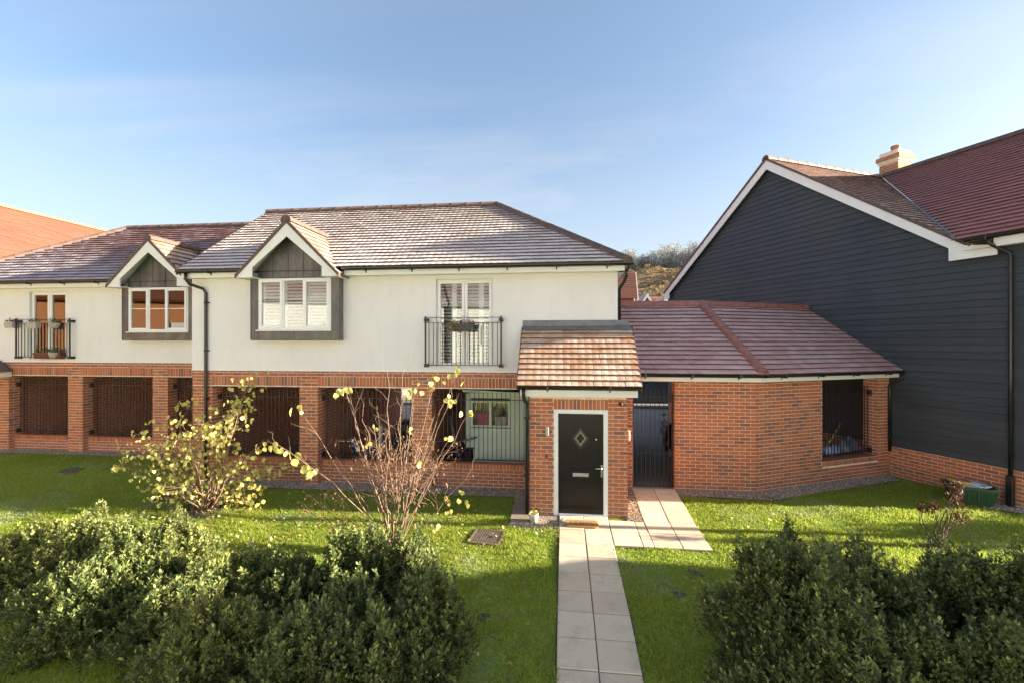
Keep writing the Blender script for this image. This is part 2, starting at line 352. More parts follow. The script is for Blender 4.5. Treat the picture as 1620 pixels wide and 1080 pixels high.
def tag(o, label=None, cat=None, group=None, kind=None):
    if label: o['label'] = label
    if cat: o['category'] = cat
    if group: o['group'] = group
    if kind: o['kind'] = kind
    return o
def thing(name, loc, label, cat, group=None):
    o = bpy.data.objects.new(name, None); COL.objects.link(o); o.location = loc; o.empty_display_size = 0.2
    ORG[o.name] = Vector(loc); return tag(o, label, cat, group)
def part(name, mb, mats, parent=None, kind=None, label=None):
    off = ORG[parent.name] if parent is not None else None
    me = mb.mesh(name, mats, off); o = bpy.data.objects.new(name, me); COL.objects.link(o)
    if parent is not None: o.parent = parent; ORG[o.name] = off
    else: ORG[o.name] = Vector((0, 0, 0))
    if kind: o['kind'] = kind
    if label: o['label'] = label
    return o
def piece(name, me, parent, M):
    o = bpy.data.objects.new(name, me); COL.objects.link(o); o.parent = parent
    o.matrix_local = Matrix.Translation(-ORG[parent.name]) @ M; ORG[o.name] = M.translation.copy(); return o
def np_mesh(name, V, F, mat, rnd=None, smooth=False):      # V (n,3), F (m,k) equal-sided faces
    me = bpy.data.meshes.new(name); V = np.asarray(V, np.float32); F = np.asarray(F, np.int32); k = F.shape[1]
    me.vertices.add(len(V)); me.vertices.foreach_set('co', V.ravel()); me.loops.add(F.size); me.loops.foreach_set('vertex_index', F.ravel())
    me.polygons.add(len(F)); me.polygons.foreach_set('loop_start', np.arange(0, F.size, k, dtype=np.int32)); me.polygons.foreach_set('loop_total', np.full(len(F), k, np.int32))
    me.materials.append(mat)
    if rnd is not None:
        at = me.attributes.new('rnd', 'FLOAT', 'FACE'); at.data.foreach_set('value', np.asarray(rnd, np.float32))
    me.update(calc_edges=True)
    if smooth: me.polygons.foreach_set('use_smooth', np.ones(len(F), bool))
    return me

CS, SN = math.cos(YAW), math.sin(YAW)
def px_of(p):
    X = p[0]*CS+p[1]*SN; Z = -p[0]*SN+p[1]*CS
    if Z < 0.1: return None
    return (810+720*X/Z, 539.4-720*(p[2]-CAMZ)/Z, Z)
# pieces of one thing: the largest seen become objects, the rest one joined part
class Pieces:
    def __init__(s): s.L = []
    def add(s, key, M, vis=1.0): s.L.append((key, M, vis))
    def flush(s, parent, name, mat, builder, limit=300, rest=None):
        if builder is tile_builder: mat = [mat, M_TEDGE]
        def score(e):
            p = px_of(e[1].translation)
            if p is None or not (-20 < p[0] < 1640 and -20 < p[1] < 1100): return 0
            return e[2]*e[0][0]/p[2]
        s.L.sort(key=score, reverse=True); cache = {}
        def get(key):
            if key not in cache:
                mb = MB(); builder(mb, key); cache[key] = mb.mesh(name, mat)
            return cache[key]
        for key, M, vis in s.L[:limit]: piece(name, get(key), parent, M)
        rest_l = s.L[limit:]
        if rest_l:
            VV = []; FF = []; n = 0; tri = {}
            arr = {}
            big = MB()
            for key, M, vis in rest_l:
                if key not in tri:
                    mb = MB(); builder(mb, key); tri[key] = (np.array([(*v, 1) for v in mb.v]), mb.f, mb.sm, mb.m)
                v4, f, sm, mi = tri[key]; w = (v4 @ np.array(M).T)[:, :3]
                b = len(big.v); big.v += [tuple(r) for r in w.tolist()]
                for q in f: big.f.append(tuple(i+b for i in q))
                big.m += mi; big.sm += sm
            part(rest or name+'s', big, mat, parent, kind='stuff')

def brick_builder(mb, key):
    L, H = key[0], key[1]; mb.box(0, L, -0.0045, 0.03, 0, H)
def frame(o, d, n=None):      # x -> d (2d), y -> inward normal, z up
    d = Vector((d[0], d[1], 0)).normalized(); y = Vector((-d.y, d.x, 0))
    return Matrix(((d.x, y.x, 0, o[0]), (d.y, y.y, 0, o[1]), (0, 0, 1, o[2]), (0, 0, 0, 1)))
def subtract(iv, cut):
    out = []
    for a, b in iv:
        for c, d in cut:
            pass
        segs = [(a, b)]
        for c, d in cut:
            ns = []
            for p, q in segs:
                if d <= p or c >= q: ns.append((p, q))
                else:
                    if c > p: ns.append((p, c))
                    if d < q: ns.append((d, q))
            segs = ns
        out += segs
    return out
def brick_face(acc, o, d, L, z0, z1, holes=(), soldiers=(), phase=0, vis=1.0, j=0.010):
    """stretcher bond on a face; holes / soldiers are (s0, s1, za, zb) with za, zb absolute heights"""
    M0 = frame((o[0], o[1], 0), d); rows = int(round((z1-z0)/0.075)); 
    for k in range(rows):
        za = z0+k*0.075; zb = za+0.065; zm = (za+zb)/2
        cut = [(h[0], h[1]) for h in list(holes)+list(soldiers) if h[2]-0.01 < zm < h[3]+0.005]
        s = -0.1125*((k+phase) % 2)
        while s < L:
            for (p, q) in subtract([(max(0, s), min(L, s+0.215))], cut):
                if q-p > 0.03:
                    acc.add((round(q-p, 3), 0.065), M0 @ Matrix.Translation((p, random.uniform(-0.0018, 0.0018), za)), vis)
            s += 0.225
    for (s0, s1, za, zb) in soldiers:
        n = max(1, int(round((s1-s0)/0.075))); w = (s1-s0)/n
        for i in range(n):
            acc.add((round(w-0.010, 3), round(zb-za-0.01, 3)), M0 @ Matrix.Translation((s0+i*w+0.005, random.uniform(-0.0015, 0.0015), za)), vis*2.4)
def cells(L, z0, z1, holes):
    xs = sorted({0, L, *[min(max(h[0], 0), L) for h in holes], *[min(max(h[1], 0), L) for h in holes]})
    zs = sorted({z0, z1, *[min(max(h[2], z0), z1) for h in holes], *[min(max(h[3], z0), z1) for h in holes]})
    out = []
    for a, b in zip(xs, xs[1:]):
        run = None
        for c, e in zip(zs, zs[1:]):
            mx, mz = (a+b)/2, (c+e)/2
            hole = any(h[0] < mx < h[1] and h[2] < mz < h[3] for h in holes)
            if hole:
                if run: out.append((a, b, *run)); run = None
            else: run = (run[0], e) if run else (c, e)
        if run: out.append((a, b, *run))
    return out
def core(mb, o, d, L, z0, z1, T, holes=()):
    M0 = frame((o[0], o[1], 0), d)
    for (a, b, c, e) in cells(L, z0, z1, holes): mb.box(a, b, 0, T, c, e, M0)

# roof tiles
def tile_builder(mb, key):
    w, g = key[0], key[1]; e = 0.0012; t0, t1 = 0.054, 0.017; Y = g+0.035
    if w > 0.18: xs = [e, w*0.25, w*0.5-0.010, w*0.5, w*0.5+0.010, w*0.75, w-e]; hs = [-0.0012, 0.002, 0, -0.003, 0, 0.002, -0.0012]
    else: xs = [e, w-e]; hs = [0, 0]
    n = len(xs); vs = [(x, 0, t0+h) for x, h in zip(xs, hs)] + [(x, Y, t1+h) for x, h in zip(xs, hs)] + [(x, 0, t0+h-0.027) for x, h in zip(xs, hs)]
    fs = [(i, i+1, n+i+1, n+i) for i in range(n-1)] + [(2*n+i, 2*n+i+1, i+1, i) for i in range(n-1)] + [(2*n, 0, n), (3*n-1, 2*n-1, n-1)]
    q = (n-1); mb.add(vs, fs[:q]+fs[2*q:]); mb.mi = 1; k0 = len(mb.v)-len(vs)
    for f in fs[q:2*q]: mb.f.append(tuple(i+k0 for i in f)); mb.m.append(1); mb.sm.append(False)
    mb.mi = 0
def roof_plane(acc, o, a, b, t_len, span, gauge=0.177, w=0.28, vis=1.0, jit=0.0025):
    """o eave origin, a unit along eave, b unit up slope, span(t)->(s0,s1)"""
    a = Vector(a).normalized(); b = Vector(b).normalized(); n = a.cross(b).normalized(); o = Vector(o)
    rows = int(t_len/gauge+0.4); g = t_len/rows
    for k in range(rows):
        t = k*g; iv = span(t+g*0.5)
        for (s0, s1) in (iv if isinstance(iv, list) else [iv]):
            if s1-s0 < 0.03: continue
            s = math.floor(s0/w)*w - (w/2 if k % 2 else 0)
            while s < s1:
                p, q = max(s, s0), min(s+w, s1)
                if q-p > 0.03:
                    r = o+a*p+b*t+n*random.uniform(-jit, jit)
                    M = Matrix(((a.x, b.x, n.x, r.x), (a.y, b.y, n.y, r.y), (a.z, b.z, n.z, r.z), (0, 0, 0, 1)))
                    acc.add((round(q-p, 3), round(g, 4)), M, vis)
                s += w
def ridge_mesh(name, mat, rad=0.115, L=0.45, half=1.75):
    mb = MB(); N = 8
    for j in range(2):
        pass
    rings = [(0, rad*1.025), (0.03, rad*1.025), (0.035, rad*1.005), (L, rad*0.985)]
    vs = []
    for (x, r) in rings:
        for k in range(N+1):
            an = math.pi/2+half*(k/N*2-1); vs.append((x, r*math.cos(an), r*math.sin(an)))
    fs = []
    for i in range(len(rings)-1):
        for k in range(N):
            q = i*(N+1)+k; fs.append((q, q+N+1, q+N+2, q+1))
    mb.add(vs, fs, True); mb.poly([vs[k] for k in range(N+1)]); mb.poly([vs[len(vs)-1-k] for k in range(N+1)])
    return mb.mesh(name, mat)
def ridge_line(me, name, parent, p0, p1, step=0.42, lift=-0.02):
    p0, p1 = Vector(p0), Vector(p1); d = p1-p0; L = d.length; d.normalize(); n = max(1, int(round(L/step))); st = L/n
    y = Vector((0, 0, 1)).cross(d).normalized(); z = d.cross(y)
    for i in range(n):
        r = p0+d*(i*st)+z*lift
        piece(name, me, parent, Matrix(((d.x, y.x, z.x, r.x), (d.y, y.y, z.y, r.y), (d.z, y.z, z.z, r.z), (0, 0, 0, 1))))
def gutter(name, parent, p0, p1, out, bracket=0.9, rad=0.06):
    """half-round gutter from p0 to p1 hanging on the side 'out' (2d unit)"""
    p0, p1 = Vector(p0), Vector(p1); d = (p1-p0); L = d.length; d.normalize(); o = Vector((out[0], out[1], 0)).normalized()
    c0 = p0+o*(rad+0.004); mb = MB(); N = 8; vs = []
    for e in (0, L):
        for r in (rad, rad-0.006):
            for k in range(N+1):
                an = math.pi+math.pi*k/N; vs.append(c0+d*e+o*(r*math.cos(an))+Vector((0, 0, 1))*(r*math.sin(an)))
    m = N+1
    fs = [(k, k+1, 2*m+k+1, 2*m+k) for k in range(N)] + [(m+k+1, m+k, 3*m+k, 3*m+k+1) for k in range(N)]
    fs += [(0, 2*m, 3*m, m), (N, m+N, 3*m+N, 2*m+N)]
    mb.add(vs, fs, False)
    mb.poly([vs[k] for k in range(m)]); mb.poly([vs[2*m+k] for k in range(m)])
    g = part(name, mb, M_GUTTER, parent)
    n = max(1, int(L/bracket)); bm = MB(); bm.box(-0.017, 0.017, -rad-0.006, rad+0.006, -rad-0.012, 0.006); bm.box(-0.012, 0.012, rad, rad+0.014, -0.11, -0.02); bme = bm.mesh('bracket', M_GUTTER)
    for i in range(n):
        s = L*(i+0.5)/n; q = c0+d*s; y = -o
        piece('bracket', bme, g, Matrix(((d.x, y.x, 0, q.x), (d.y, y.y, 0, q.y), (0, 0, 1, q.z), (0, 0, 0, 1))))
    return g
def downpipe(parent, pts, clips=(), rad=0.034):
    mb = MB(); mb.tube(pts, rad, 10); p = part('downpipe', mb, M_GUTTER, parent)
    for c in clips:
        b = MB(); b.tube([(c[0], c[1], c[2]-0.02), (c[0], c[1], c[2]+0.02)], rad+0.009, 10); b.box(c[0]-0.07, c[0]+0.07, c[1]+rad-0.004, c[1]+rad+0.012, c[2]-0.014, c[2]+0.014)
        part('pipe_clip', b, M_GUTTER, p)
    return p
KN = [(-40, -0.9), (-5, -0.75), (2, -0.62), (3.5, -0.5), (4.6, -0.38), (5.6, -0.27), (7.2, -0.2), (8.6, -0.17), (9.6, -0.06), (10, -0.03), (14, -0.02), (4000, 0)]
KX = np.array([k[0] for k in KN], float); KY = np.array([k[1] for k in KN], float)
def sstep(x): x = np.clip(x, 0, 1); return x*x*(3-2*x)
def gz(u, v): return np.interp(v, KX, KY) + 0.20*sstep((-8.6-np.asarray(u, float))/2.2)*sstep((np.asarray(v, float)-7.0)/3.6)
# ------------------------------------------------------------ windows and railings
def window(parent, name, u0, u1, z0, z1, v, lights, midbar=True, shutters=(), sill=True, d=(1, 0), depth=0.07, fr=0.055):
    """lights: (a, b, opening) fractions of the width; shutters: per light list of (a, b) fractions filled with louvres"""
    L = u1-u0; M0 = frame((u0, v, 0), d); mb = MB()
    mb.bbox(0, fr, 0, depth, z0, z1, 0.006, M0); mb.bbox(L-fr, L, 0, depth, z0, z1, 0.006, M0)
    mb.bbox(fr, L-fr, 0, depth, z1-fr, z1, 0.006, M0); mb.bbox(fr, L-fr, 0, depth, z0, z0+fr, 0.006, M0)
    for (a, b, op) in lights[1:]: mb.bbox(a*L-0.028, a*L+0.028, 0.001, depth, z0+fr, z1-fr, 0.005, M0)
    w = part(name, mb, M_WHITE, parent)
    for li, (a, b, op) in enumerate(lights):
        x0 = a*L+(fr if a == 0 else 0.028); x1 = b*L-(fr if b == 1 else 0.028); c0, c1 = z0+fr, z1-fr
        if op:      # an opening casement stands proud of the frame
            s = MB(); q = 0.058; X0, X1, Z0, Z1 = x0-0.022, x1+0.022, c0-0.022, c1+0.022
            s.bbox(X0, X0+q, -0.022, 0.03, Z0, Z1, 0.006, M0); s.bbox(X1-q, X1, -0.022, 0.03, Z0, Z1, 0.006, M0)
            s.bbox(X0+q, X1-q, -0.022, 0.03, Z1-q, Z1, 0.006, M0); s.bbox(X0+q, X1-q, -0.022, 0.03, Z0, Z0+q, 0.006, M0)
            part('sash', s, M_WHITE, w); x0, x1, c0, c1 = X0+q, X1-q, Z0+q, Z1-q
        g = MB(); g.box(x0, x1, 0.012, 0.018, c0, c1, M0); part('pane', g, M_GLASS, w)
        if midbar:
            m = MB(); zm = (c0+c1)/2+0.02; m.box(x0, x1, 0.002, 0.010, zm-0.009, zm+0.009, M0); part('glazing_bar', m, M_WHITE, w)
        if shutters:
            X0, X1 = x0-0.01, x1+0.01; Wd = X1-X0
            st = MB(); xs = sorted({0.0, 1.0, *[f for sh in shutters for f in sh]})
            solid = [(p, q) for p, q in zip(xs, xs[1:]) if not any(sa <= p and q <= sb for sa, sb in shutters)]
            for p, q in solid: st.box(X0+p*Wd, X0+q*Wd, 0.05, 0.075, c0, c1, M0)
            if solid: part('shutter_stile', st, M_WHITE, w)
            for (sa, sb) in shutters:
                n = int((c1-c0)/0.072); sm = MB(); lw = (sb-sa)*Wd-0.004
                ang = R((36, 30, 60)[li % 3] if len(lights) == 3 else (24, 34)[li % 2])
                sm.box(0, lw, -0.032, 0.032, -0.005, 0.005, Matrix.Rotation(-ang, 4, 'X')); me = sm.mesh('slat', M_WHITE)
                for i in range(n):
                    piece('slat', me, w, M0 @ Matrix.Translation((X0+sa*Wd+0.002, 0.054, c0+(i+0.5)*(c1-c0)/n)))
    if sill:
        s = MB(); s.bbox(-0.04, L+0.02, -0.045, 0.03, z0-0.028, z0-0.001, 0.006, M0); part('sill', s, M_WHITE, w)
    return w
def railing(parent, name, o, d, L, zb, zr, ztop, step=0.098, second=None, inset=0.0, bar=0.0065, posts=False, blocks=()):
    """bars rise from the bottom rail zb through the rail at zr up to ztop"""
    M0 = frame((o[0], o[1], 0), d); mb = MB()
    mb.box(0, L, -0.016, 0.016, zb-0.008, zb+0.008, M0); r = part(name, mb, M_IRON, parent)
    for zq in (zr, second):
        if zq: rb = MB(); rb.box(0, L, -0.015, 0.015, zq-0.006, zq+0.006, M0); part('rail', rb, M_IRON, r)
    n = int(round(L/step)); st = L/n; bm = MB(); bm.box(-bar, bar, -bar, bar, 0, ztop-zb); bme = bm.mesh('bar', M_IRON)
    for i in range(1, n): piece('bar', bme, r, M0 @ Matrix.Translation((i*st, 0.0, zb)))
    if posts:
        for s in (0.02, L-0.02):
            p = MB(); p.bbox(s-0.016, s+0.016, -0.012, 0.02, zb-0.02, zr+0.03, 0.004, M0); part('post', p, M_IRON, r)
    for (s, z) in blocks:
        p = MB(); p.bbox(s-0.04, s+0.04, -0.02, 0.14, z-0.035, z+0.035, 0.006, M0); part('fixing_block', p, M_IRON, r)
    return r

# ------------------------------------------------------------ rendered house over an open brick undercroft
def build_house(name, label, u0, u1, v, zoff, openings, uc, fd, left_hip, right_hip, joint, shut, group):
    vb = v+5.6; zl = 2.15+zoff; zr = 2.503+zoff*1.1; zf = 4.60; base = -0.17+zoff
    H = thing(name, ((u0+u1)/2, v, zoff), label, 'house', group)
    bricks = Pieces(); pier = Pieces(); dark = Pieces(); tiles = Pieces(); gt = Pieces()
    L = u1-u0
    hol = [(a-u0, b-u0, base-1, zl) for a, b in openings]
    mb = MB(); core(mb, (u0, v), (1, 0), L, base-0.3, zr+0.02, 0.33, [(h[0], h[1], h[2], h[3]) for h in hol])
    # under-croft ceiling, party walls, floor
    part('wall_core', mb, M_MORTAR, H)
    sol = [(a-u0, b-u0, zl+0.01, zl+0.235) for a, b in openings]
    brick_face(bricks, (u0, v), (1, 0), L, zl-33*0.075, zl, hol, vis=1.0)
    brick_face(bricks, (u0, v), (1, 0), L, zl+0.01, zl+0.235, sol, sol)
    brick_face(dark, (u0, v), (1, 0), L, zl+0.235, zl+0.385, phase=1, vis=0.8)
    for a, b in openings:
        brick_face(bricks, (a, v), (0, 1), 0.33, zl-33*0.075, zl, vis=0.6)
        brick_face(bricks, (b, v+0.33), (0, -1), 0.33, zl-33*0.075, zl, vis=0.2)
        lt = MB(); lt.box(a, b, v+0.005, v+0.325, zl-0.012, zl-0.001); part('lintel_plate', lt, M_FASCIA, H)
        zt = 0.485+zoff; dm = MB(); dm.box(a+0.002, b-0.002, v+0.125, v+0.30, base-0.3, zt-0.008); part('dwarf_wall_core', dm, M_MORTAR, H)
        nrow = 5; brick_face(dark, (a, v+0.125), (1, 0), b-a, zt-0.115-7*0.075, zt-0.115, vis=1.0)
        brick_face(bricks, (a, v+0.118), (1, 0), b-a, 0, 0, (), [(0, b-a, zt-0.115, zt)], vis=0.8)
        sl_ = MB(); sl_.box(a+0.002, b-0.002, v+0.112, v+0.30, zt-0.007, zt+0.004); part('sill_course', sl_, M_BRICK, H)
        rl = railing(H, 'carport_railing', (a+0.01, v+0.20), (1, 0), b-a-0.02, zt+0.075, 1.79+zoff*1.0+0.09, 1.96+zoff+0.09, 0.1)
        for z in (zt+0.10, 1.87+zoff):
            fb = MB(); fb.bbox(a, a+0.05, v+0.15, v+0.25, z-0.05, z+0.06, 0.01); part('fixing_block', fb, M_IRON, rl)
        # party wall on the left of each bay
        pw = MB(); pw.box(a-0.30, a-0.085, v+0.335, vb-0.05, base-0.3, zl); part('party_wall_core', pw, M_MORTAR, H)
        brick_face(dark, (a-0.085, v+0.34), (0, 1), 5.2, zl-30*0.075, zl, vis=0.05)
    ce = MB(); ce.box(u0+0.02, u1-0.02, v+0.335, vb, zl+0.001, zl+0.3); part('carport_ceiling', ce, M_CONC, H)
    # rendered upper walls
    fd0, fd1, fz0, fz1 = fd
    holes = [(fd0-u0, fd1-u0, fz0-0.02, fz1), (uc-1.0-u0, uc+1.0-u0, 3.24, 4.60)]
    rm = MB(); core(rm, (u0, v-0.022), (1, 0), L, zr, 4.72, 0.30, holes)
    part('render_wall', rm, M_RENDER, H)
    bd = MB(); bd.box(u0+0.002, u1-0.002, v-0.034, v-0.0225, zr-0.004, zr+0.022)
    part('bellcast_bead', bd, M_WHITE, H)
    if joint is not None:
        jm = MB(); jm.box(joint-0.007, joint+0.007, v-0.0265, v-0.021, zr+0.022, 4.6); part('movement_joint', jm, M_WHITE, H)
    sm = MB()
    for (ua, ub, rend) in ((u0-0.0, u0+0.29, True), (u1-0.29, u1, True)):
        sm.box(ua+0.003, ub-0.003, v+0.28, vb, zr, 4.72)
    sm.box(u0+0.3, u1-0.3, vb-0.3, vb, zr, 4.72)
    part('side_wall', sm, M_RENDER, H)
    if not left_hip:
        gm = MB(); gm.prism([(0, 4.725), (5.6, 4.725), (2.8, 6.62)], 0, 0.25, frame((u0+0.02, v+5.6, 0), (0, -1))); part('gable_wall', gm, M_RENDER, H)
    # roof
    ve, zd, tan = v-0.37, 4.735, 0.685; run = 3.17; ph = math.atan(tan); cph, sph = math.cos(ph), math.sin(ph)
    ul = u0-(0.37 if left_hip else 0.07); ur = u1+(0.21 if right_hip else -0.0); LL = ur-ul
    zg = 5.745; slope_len = run/cph
    def span(t):
        s0 = t*cph if left_hip else 0.0; s1 = LL-(t*cph if right_hip else 0)
        z = zd+t*sph; hw = zg-z
        if hw > 0: return [(s0, uc-hw-ul), (uc+hw-ul, s1)]
        return (s0, s1)
    tm = M_TILE if right_hip else M_TILEL
    roof_plane(tiles, (ul, ve, zd), (1, 0, 0), (0, cph, sph), slope_len, span, 0.177, 0.29)
    if right_hip: roof_plane(tiles, (ur, ve, zd), (0, 1, 0), (-cph, 0, sph), slope_len, lambda t: (t*cph, 6.34-t*cph), 0.177, 0.29, vis=0.2)
    if left_hip: roof_plane(tiles, (ul, ve+6.34, zd), (0, -1, 0), (cph, 0, sph), slope_len, lambda t: (t*cph, 6.34-t*cph), 0.177, 0.29, vis=0.2)
    A = Vector((ul+(run if left_hip else 0), ve+run, zd+run*tan)); B = Vector((ur-(run if right_hip else 0), ve+run, zd+run*tan))
    dk = MB(); e0, e1 = (ul, ve, zd), (ur, ve, zd); f0, f1 = (ul, ve+2*run, zd), (ur, ve+2*run, zd)
    zc = zd+(uc and 1.005); vv = ve+(zg-zd)/tan
    dk.poly([e0, (uc-(zg-zd), ve, zd), (uc, vv, zg), (uc+(zg-zd), ve, zd), e1, B, A]); dk.poly([f1, f0, A, B])
    if right_hip: dk.poly([e1, f1, B])
    if left_hip: dk.poly([f0, e0, A])
    dk.poly([(ul, ve+0.1, zd-0.02), (ul, ve+2*run-0.1, zd-0.02), (ur, ve+2*run-0.1, zd-0.02), (ur, ve+0.1, zd-0.02)])
    part('roof_deck', dk, M_DECK, H)
    rme = ridge_mesh('ridge_tile', M_RIDGE)
    ridge_line(rme, 'ridge_tile', H, A+Vector((-0.0, 0, 0.035)), B+Vector((0, 0, 0.035)))
    if right_hip: ridge_line(rme, 'hip_tile', H, Vector((ur-0.02, ve+0.02, zd+0.05)), B+Vector((0, 0, 0.05)), lift=-0.035)
    if left_hip: ridge_line(rme, 'hip_tile', H, Vector((ul+0.02, ve+0.02, zd+0.05)), A+Vector((0, 0, 0.05)), lift=-0.035)
    if not left_hip:      # cloaked verge
        vm = MB(); Mv = Matrix(((0, 1, 0, ul-0.02), (1, 0, 0, ve), (0, 0, 1, zd), (0, 0, 0, 1)))
        vm.prism([(0, -0.09), (run, run*tan-0.09), (run, run*tan+0.055), (0, 0.055)], 0, 0.03, Mv); part('verge_trim', vm, M_RIDGE, H)
    # eaves: fascia, soffit, gutters
    for (a, b) in ((ul+0.03, uc-1.19), (uc+1.19, ur-0.07)):
        fm = MB(); fm.box(a, b, v-0.28, v-0.258, zf-0.012, zf+0.125); part('fascia', fm, M_FASCIA, H)
        so = MB(); so.box(a, b, v-0.2575, v-0.0225, zf-0.002, zf+0.010); part('soffit', so, M_FASCIA, H)
    gutter('gutter', H, (ul-0.02, v-0.282, zf+0.145), (uc-1.17, v-0.282, zf+0.145), (0, -1))
    gutter('gutter', H, (uc+1.17, v-0.282, zf+0.145), (ur+0.06, v-0.282, zf+0.145), (0, -1))
    # gablet over the bay
    vf = v-0.52; hw = 1.16; c45 = math.sqrt(0.5); ze = zg-hw
    vend = lambda t: ve+max(0.02, (ze+t*c45-zd)/tan)
    roof_plane(gt, (uc+hw, vf, ze), (0, 1, 0), (-c45, 0, c45), hw/c45, lambda t: (0, vend(t)-vf), 0.177, 0.29, vis=1)
    roof_plane(gt, (uc-hw, vf, ze), (0, -1, 0), (c45, 0, c45), hw/c45, lambda t: (-(vend(t)-vf), 0), 0.177, 0.29, vis=0.3)
    gd = MB(); T = 0.04
    for sg in (-1, 1):
        gd.add([(uc, vf+0.01, zg-0.004), (uc+sg*hw, vf+0.01, ze-0.004), (uc+sg*hw, ve+0.02, ze-0.004), (uc, vv+0.01, zg-0.004),
                (uc, vf+0.01, zg-T), (uc+sg*hw, vf+0.01, ze-T), (uc+sg*hw, ve+0.02, ze-T), (uc, vv+0.01, zg-T)],
               [(0, 1, 2, 3), (4, 5, 6, 7), (0, 1, 5, 4)])
    part('gablet_soffit', gd, M_FASCIA, H)
    ridge_line(rme, 'ridge_tile', H, (uc, vf-0.03, zg+0.04), (uc, vv-0.05, zg+0.04), lift=-0.03)
    bg = MB(); pts = [(-hw-0.02, ze-0.045), (-hw-0.02, zf-0.055), (-0.80, zf-0.055), (-0.80, zf+0.155), (0, zg-0.33), (0.80, zf+0.155), (0.80, zf-0.055), (hw+0.02, zf-0.055), (hw+0.02, ze-0.045), (0, zg-0.045)]
    lft = pts[:5]+[pts[9]]; rgt = [pts[9]]+pts[4:9]
    for q in (lft, rgt): bg.prism([(x+uc, z) for x, z in q], vf, vf+0.028)
    bgo = part('bargeboard', bg, M_FASCIA, H)
    bx = MB()
    for (a, b) in ((-hw-0.02, -0.80), (0.80, hw+0.02)): bx.box(uc+a+0.001, uc+b-0.001, vf+0.029, v-0.03, zf-0.054, zf-0.035)
    for (a, b) in ((-hw-0.02, -hw+0.005), (hw-0.005, hw+0.02)): bx.box(uc+a+0.001, uc+b-0.001, vf+0.029, v-0.03, zf-0.034, ze-0.05)
    part('box_end', bx, M_FASCIA, bgo)
    vt = MB()
    for sg in (-1, 1):
        q = [(uc, zg-0.043), (uc+sg*(hw+0.03), ze-0.053), (uc+sg*(hw+0.03), ze+0.02), (uc, zg+0.055)]
        vt.prism(q, vf-0.022, vf+0.05)
    part('verge_trim', vt, M_RIDGE, H)
    # bay: cladding panels, window
    bf = v-0.23; bz0, bz1 = 3.205, 4.565; b0, b1 = uc-1.04, uc+1.04; w0, w1 = uc-0.855, uc+0.855
    def clad(pts_or_box):
        m = MB(); m.bbox(*pts_or_box, 0.004); return part('cladding_panel', m, M_ZINC, H)
    clad((b0, w0-0.002, bf, bf+0.03, bz0, bz1)); clad((w1+0.002, b1, bf, bf+0.03, bz0, bz1))
    clad((w0, (w0+w1)/2-0.003, bf+0.002, bf+0.03, bz0, 3.412)); clad(((w0+w1)/2+0.003, w1, bf+0.002, bf+0.03, bz0, 3.412))
    clad((b0+0.003, b0+0.03, bf+0.032, v-0.0225, bz0, bz1)); clad((b1-0.03, b1-0.003, bf+0.032, v-0.0225, bz0, bz1))
    clad((b0+0.001, b1-0.001, bf+0.001, v-0.0225, bz0-0.02, bz0-0.001))
    for (qa, qb) in ((b1-0.075, b1+0.004), (b0-0.004, b0+0.02)): tr = MB(); tr.box(qa, qb, bf-0.008, bf-0.001, bz0, bz1); part('corner_flashing', tr, M_ZINC, H)
    gx = [-0.86, -0.52, -0.16, 0.20, 0.56, 0.86]
    for a, b in zip(gx, gx[1:]):
        a2, b2 = a+0.004, b-0.004; h = lambda x: zg-0.10-abs(x)
        q = [(a2, bz1+0.004), (b2, bz1+0.004), (b2, max(bz1+0.01, h(b2)))] + ([(0, h(0))] if a2 < 0 < b2 else []) + [(a2, max(bz1+0.01, h(a2)))]
        m = MB(); m.prism([(x+uc, z) for x, z in q], bf+0.006, bf+0.03); m.box(uc+a2-0.004, uc+a2+0.008, bf-0.006, bf+0.0055, bz1+0.004, max(bz1+0.02, h(a2))); part('cladding_panel', m, M_ZINC, H)
    bk = MB(); bk.prism([(uc-0.95, bz1), (uc+0.95, bz1), (uc, zg-0.06)], bf+0.04, bf+0.06); part('gablet_backing', bk, M_DECK, H)
    window(H, 'bay_window', w0, w1, 3.415, 4.555, bf-0.004, [(0, 0.345, True), (0.345, 0.63, False), (0.63, 1, True)], True, ((0.10, 0.94),))
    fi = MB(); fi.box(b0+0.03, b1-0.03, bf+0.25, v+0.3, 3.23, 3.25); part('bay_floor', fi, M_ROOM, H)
    # french doors and railing
    dv = v+0.045; W = window(H, 'french_door', fd0, fd1, fz0, fz1, dv, [(0, 0.5, True), (0.5, 1, True)], False, ((0.0, 0.50), (0.72, 1.0)) if shut else (), True)
    vent = MB()
    for k in (0.25, 0.72): vent.box(fd0+(fd1-fd0)*k-0.17, fd0+(fd1-fd0)*k+0.17, dv-0.012, dv-0.001, fz1-0.045, fz1-0.02)
    part('trickle_vent', vent, M_WHITE, W)
    cu = (fd0+fd1)/2
    jl = railing(H, 'juliet_balcony', (cu-0.845, v-0.145), (1, 0), 1.69, fz0+0.045, fz0+1.06, fz0+0.955, 0.097, second=fz0+0.95, posts=True,
                 blocks=[(0.03, fz0+0.04), (1.66, fz0+0.04), (0.03, fz0+1.01), (1.66, fz0+1.01)])
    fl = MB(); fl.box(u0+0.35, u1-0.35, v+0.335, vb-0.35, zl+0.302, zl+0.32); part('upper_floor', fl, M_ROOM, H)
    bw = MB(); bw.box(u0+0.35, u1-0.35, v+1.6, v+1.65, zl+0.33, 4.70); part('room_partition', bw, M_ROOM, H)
    bricks.flush(H, 'brick', M_BRICK, brick_builder, 300, 'brickwork')
    dark.flush(H, 'dark_brick', M_BRICKD, brick_builder, 200, 'dark_brickwork')
    tiles.flush(H, 'roof_tile', tm, tile_builder, 300, 'roof_tiles')
